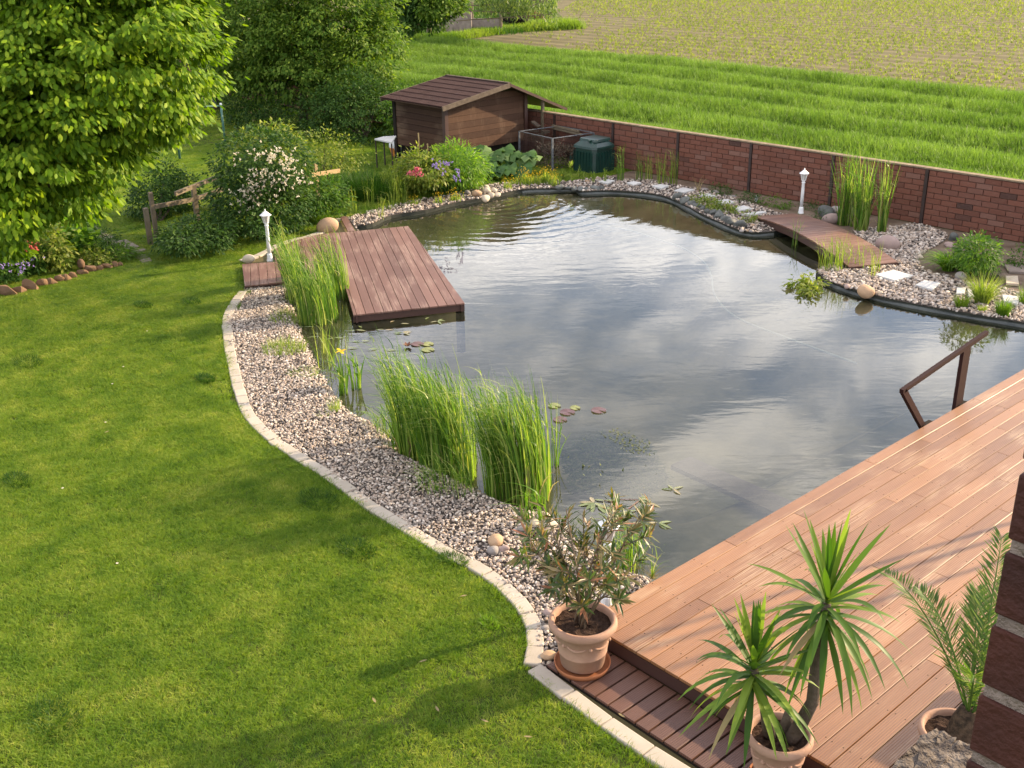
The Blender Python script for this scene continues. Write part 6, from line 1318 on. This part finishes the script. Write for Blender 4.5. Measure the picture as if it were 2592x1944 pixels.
Pq = np.array([tuple(X1g(a, b)) for a, b in zip(240 + 1300*NR.random(2400), 60 + 300*NR.random(2400))]); 
V, Fc = blades(np.repeat(Pq, 4, 0) + NR.normal(size=(len(Pq)*4, 3))*[.4, .4, 0], .25 + .35*NR.random(len(Pq)*4), .035, NR.normal(size=(len(Pq)*4, 2))*.14, NR.random(len(Pq)*4)*pi, 2, .2)
tag(raw('paddock_grass', V, Fc, M['darkgrass']), kind='stuff')
DP = 62
def updist(x, y): return np.linalg.norm(np.array(X1g(x, y)) - [0, 0, CAM_Z])
def fpole(x, y, x2, y2, r, name, lab, catg, mat, group):
    b_ = X1g(x, y); d = RAY(*X1(x2, y2)); t = math.hypot(b_.x, b_.y)/math.hypot(d[0], d[1]); h = CAM_Z + d[2]*t
    o = MB().tube([b_, b_ + Vector((0, 0, h))], r, 7).obj(name, M[mat], loc=b_); return tag(o, lab, catg, group), b_, h
encl = thing('paddock_fence', X1g(1350, 340), 'far paddock fence with grey panels, posts and thin rails', 'fence')
for x, y, xt, yt, r in [(745, 360, 725, 215, .16), (765, 360, 755, 110, .06), (1045, 330, 1040, 20, .13), (1345, 340, 1335, 10, .11), (1590, 290, 1590, 170, .05), (1855, 250, 1840, -20, .12), (1625, 180, 1620, -20, .05), (1245, 215, 1240, -10, .05), (1285, 180, 1300, -10, .04), (1400, 180, 1390, -10, .08)]:
    b_ = X1g(x, y); d = RAY(*X1(xt, yt)); t = math.hypot(b_.x, b_.y)/math.hypot(d[0], d[1]); h = CAM_Z + d[2]*t; MB().tube([b_, b_ + Vector((0, 0, h))], r, 7).obj('post', M['oldwood'] if r > .1 else M['bark'], encl)
for (x, y), (x2, y2), h in [((775, 360), (1040, 350), 1.25), ((1040, 340), (1345, 340), .85)]:
    a, b_ = X1g(x, y), X1g(x2, y2); MB().add([(a.x, a.y, 0), (b_.x, b_.y, 0), (b_.x, b_.y, h), (a.x, a.y, h), (a.x - .05, a.y + .08, 0), (b_.x - .05, b_.y + .08, 0), (b_.x - .05, b_.y + .08, h), (a.x - .05, a.y + .08, h)], [(0, 1, 2, 3), (7, 6, 5, 4), (3, 2, 6, 7), (0, 3, 7, 4), (1, 5, 6, 2)]).obj('panel', M['concrete'], encl)
for (x, y), (x2, y2) in [((600, 240), (1040, 205)), ((1040, 205), (1600, 170)), ((1600, 170), (1850, 150)), ((900, 65), (1300, 45)), ((950, 105), (1440, 135)), ((1620, 5), (1830, 8)), ((1640, 65), (1800, 10))]:
    MB().beam(ATD(*X1(x, y), DP + 2), ATD(*X1(x2, y2), DP + 2), .05, .06).obj('rail', M['oldwood'], encl)
for x, y, lab, s_ in [(1420, 245, 'dark rounded heap behind the paddock fence, the left one', (.9, .7, 1.0)), (1530, 260, 'dark rounded heap behind the paddock fence, the right one', (1.0, .8, 1.0)), (730, 190, 'dark heap behind the tall grey paddock panel', (1.3, .9, 1.3))]:
    rock('dark_heap', X1g(x, y + 30), tuple(q*.75 for q in s_), M['black'] if x > 1000 else M['dark_steel'], lab, catg='heap', sink=.1)
# the brown animal grazing by the fence: one skinned body
ab = X1g(1670, 262); me = bpy.data.meshes.new('body'); rt = Vector((vr_[0], vr_[1], 0)); bkv = Vector((-rt.y, rt.x, 0))
def ap_(x, z, y=0): return ab + rt*x + bkv*y + Vector((0, 0, z))
vv = [ap_(0, .72), ap_(-.38, .70), ap_(.34, .70), ap_(.55, .62), ap_(.72, .42), ap_(.86, .28), ap_(-.42, .42, .1), ap_(-.44, .02, .1), ap_(-.42, .42, -.1), ap_(-.44, .02, -.1), ap_(.34, .40, .1), ap_(.34, .02, .1), ap_(.34, .40, -.1), ap_(.34, .02, -.1), ap_(-.5, .5)]
ee = [(0, 1), (0, 2), (2, 3), (3, 4), (4, 5), (1, 6), (6, 7), (1, 8), (8, 9), (2, 10), (10, 11), (2, 12), (12, 13), (1, 14)]
me.from_pydata([tuple(v - ab) for v in vv], ee, []); an = thing('grazing_animal', ab, 'reddish brown animal grazing beside the far paddock fence', 'animal')
o = bpy.data.objects.new('body', me); COL.objects.link(o); o.parent = an
sk_ = o.modifiers.new('skin', 'SKIN'); rad = [.26, .25, .23, .15, .13, .08, .12, .05, .12, .05, .10, .045, .10, .045, .04]
for d_, r_ in zip(me.skin_vertices[0].data, rad): d_.radius = (r_, r_)
me.skin_vertices[0].data[0].use_root = True
ss = o.modifiers.new('sub', 'SUBSURF'); ss.levels = 1; ss.render_levels = 2; me.materials.append(simple('brown_coat', (.20, .085, .045), (.13, .05, .03), .85, .2, 6))
for sg in (-.06, .06): raw('ear', *leaves([tuple(ap_(.68, .54, sg))], np.array([tuple(rt*.3 + bkv*sg*6 + Vector((0, 0, .9)))]), np.array([tuple(rt)]), .16, .07, fine=True), bpy.data.materials['brown_coat'], an)
# far trees
tree('far_tree', tuple(X1g(465, 350)), [(ATD(*X1(430, -15), 55), 1.15), (ATD(*X1(540, -15), 55), 1.1), (ATD(*X1(340, -25), 56), .8), (ATD(*X1(480, -90), 56), 2.0), (ATD(*X1(430, 85), 54.5), .6)], 'dark tree with stout trunk at the left of the far paddock', 'tree', M['darkleaf'], M['bark'], .26, 380, 22, .35, .17, .10)
tree('far_tree', tuple(X1g(595, 372)), [(ATD(*X1(640, -5), 54), .8), (ATD(*X1(700, -45), 54), .9), (ATD(*X1(850, 15), 55), .6), (ATD(*X1(600, 85), 53.5), .45), (ATD(*X1(780, -25), 55), .8), (ATD(*X1(860, 105), 55), .4)], 'slim tree with curved pale trunk at the far paddock', 'tree', M['pear'], M['palebark'], .15, 300, 20, .3, .17, .09)
tree('far_tree', tuple(X1g(80, 200)), [(ATD(*X1(60, -60), 60), 1.5), (ATD(*X1(150, -90), 60), 1.5)], 'far tree with pale thin trunk right of the orchard tree', 'tree', M['pear'], M['palebark'], .16, 120, 18, .4, .18, .1)
wl = thing('willow_tree', X1g(1400, 170), 'weeping willow with hanging leafy branches above the far paddock', 'tree')
MB().tube([X1g(1400, 170), X1g(1400, 170) + Vector((0, 0, 4.5))], [.2, .14], 7).obj('trunk', M['bark'], wl)
P_ = []; A_ = []
for k in range(150):
    x = 1080 + 850*RN.random(); y0 = -120; y1 = RN.uniform(40, 190) if x < 1620 else RN.uniform(60, 260); dd = RN.uniform(63, 68)
    top = np.array(ATD(*X1(x, y0), dd)); bot = np.array(ATD(*X1(x + RN.uniform(-20, 20), y1), dd)); n_ = 34
    tt = NR.random(n_)[:, None]; q = top + (bot-top)*tt + NR.normal(size=(n_, 3))*.10; P_.append(q); A_.append(np.c_[NR.normal(size=(n_, 2))*.5, -.9*np.ones(n_)])
P_ = np.concatenate(P_); V, Fc = leaves(P_, np.concatenate(A_), unit(len(P_)) + [0, -.6, .3], .24, .06); tag(raw('crown', V, Fc, M['willow'], wl), kind='stuff')
shrub('bush', tuple(X1g(250, 260)), [(X1g(180, 240, .4), (1.4, .8, .5)), (X1g(330, 250, .5), (1.2, .8, .6))], 'dark low hedge left of the far paddock trees', 'bush', M['darkleaf'], 200, 14, .3, .14, .08)
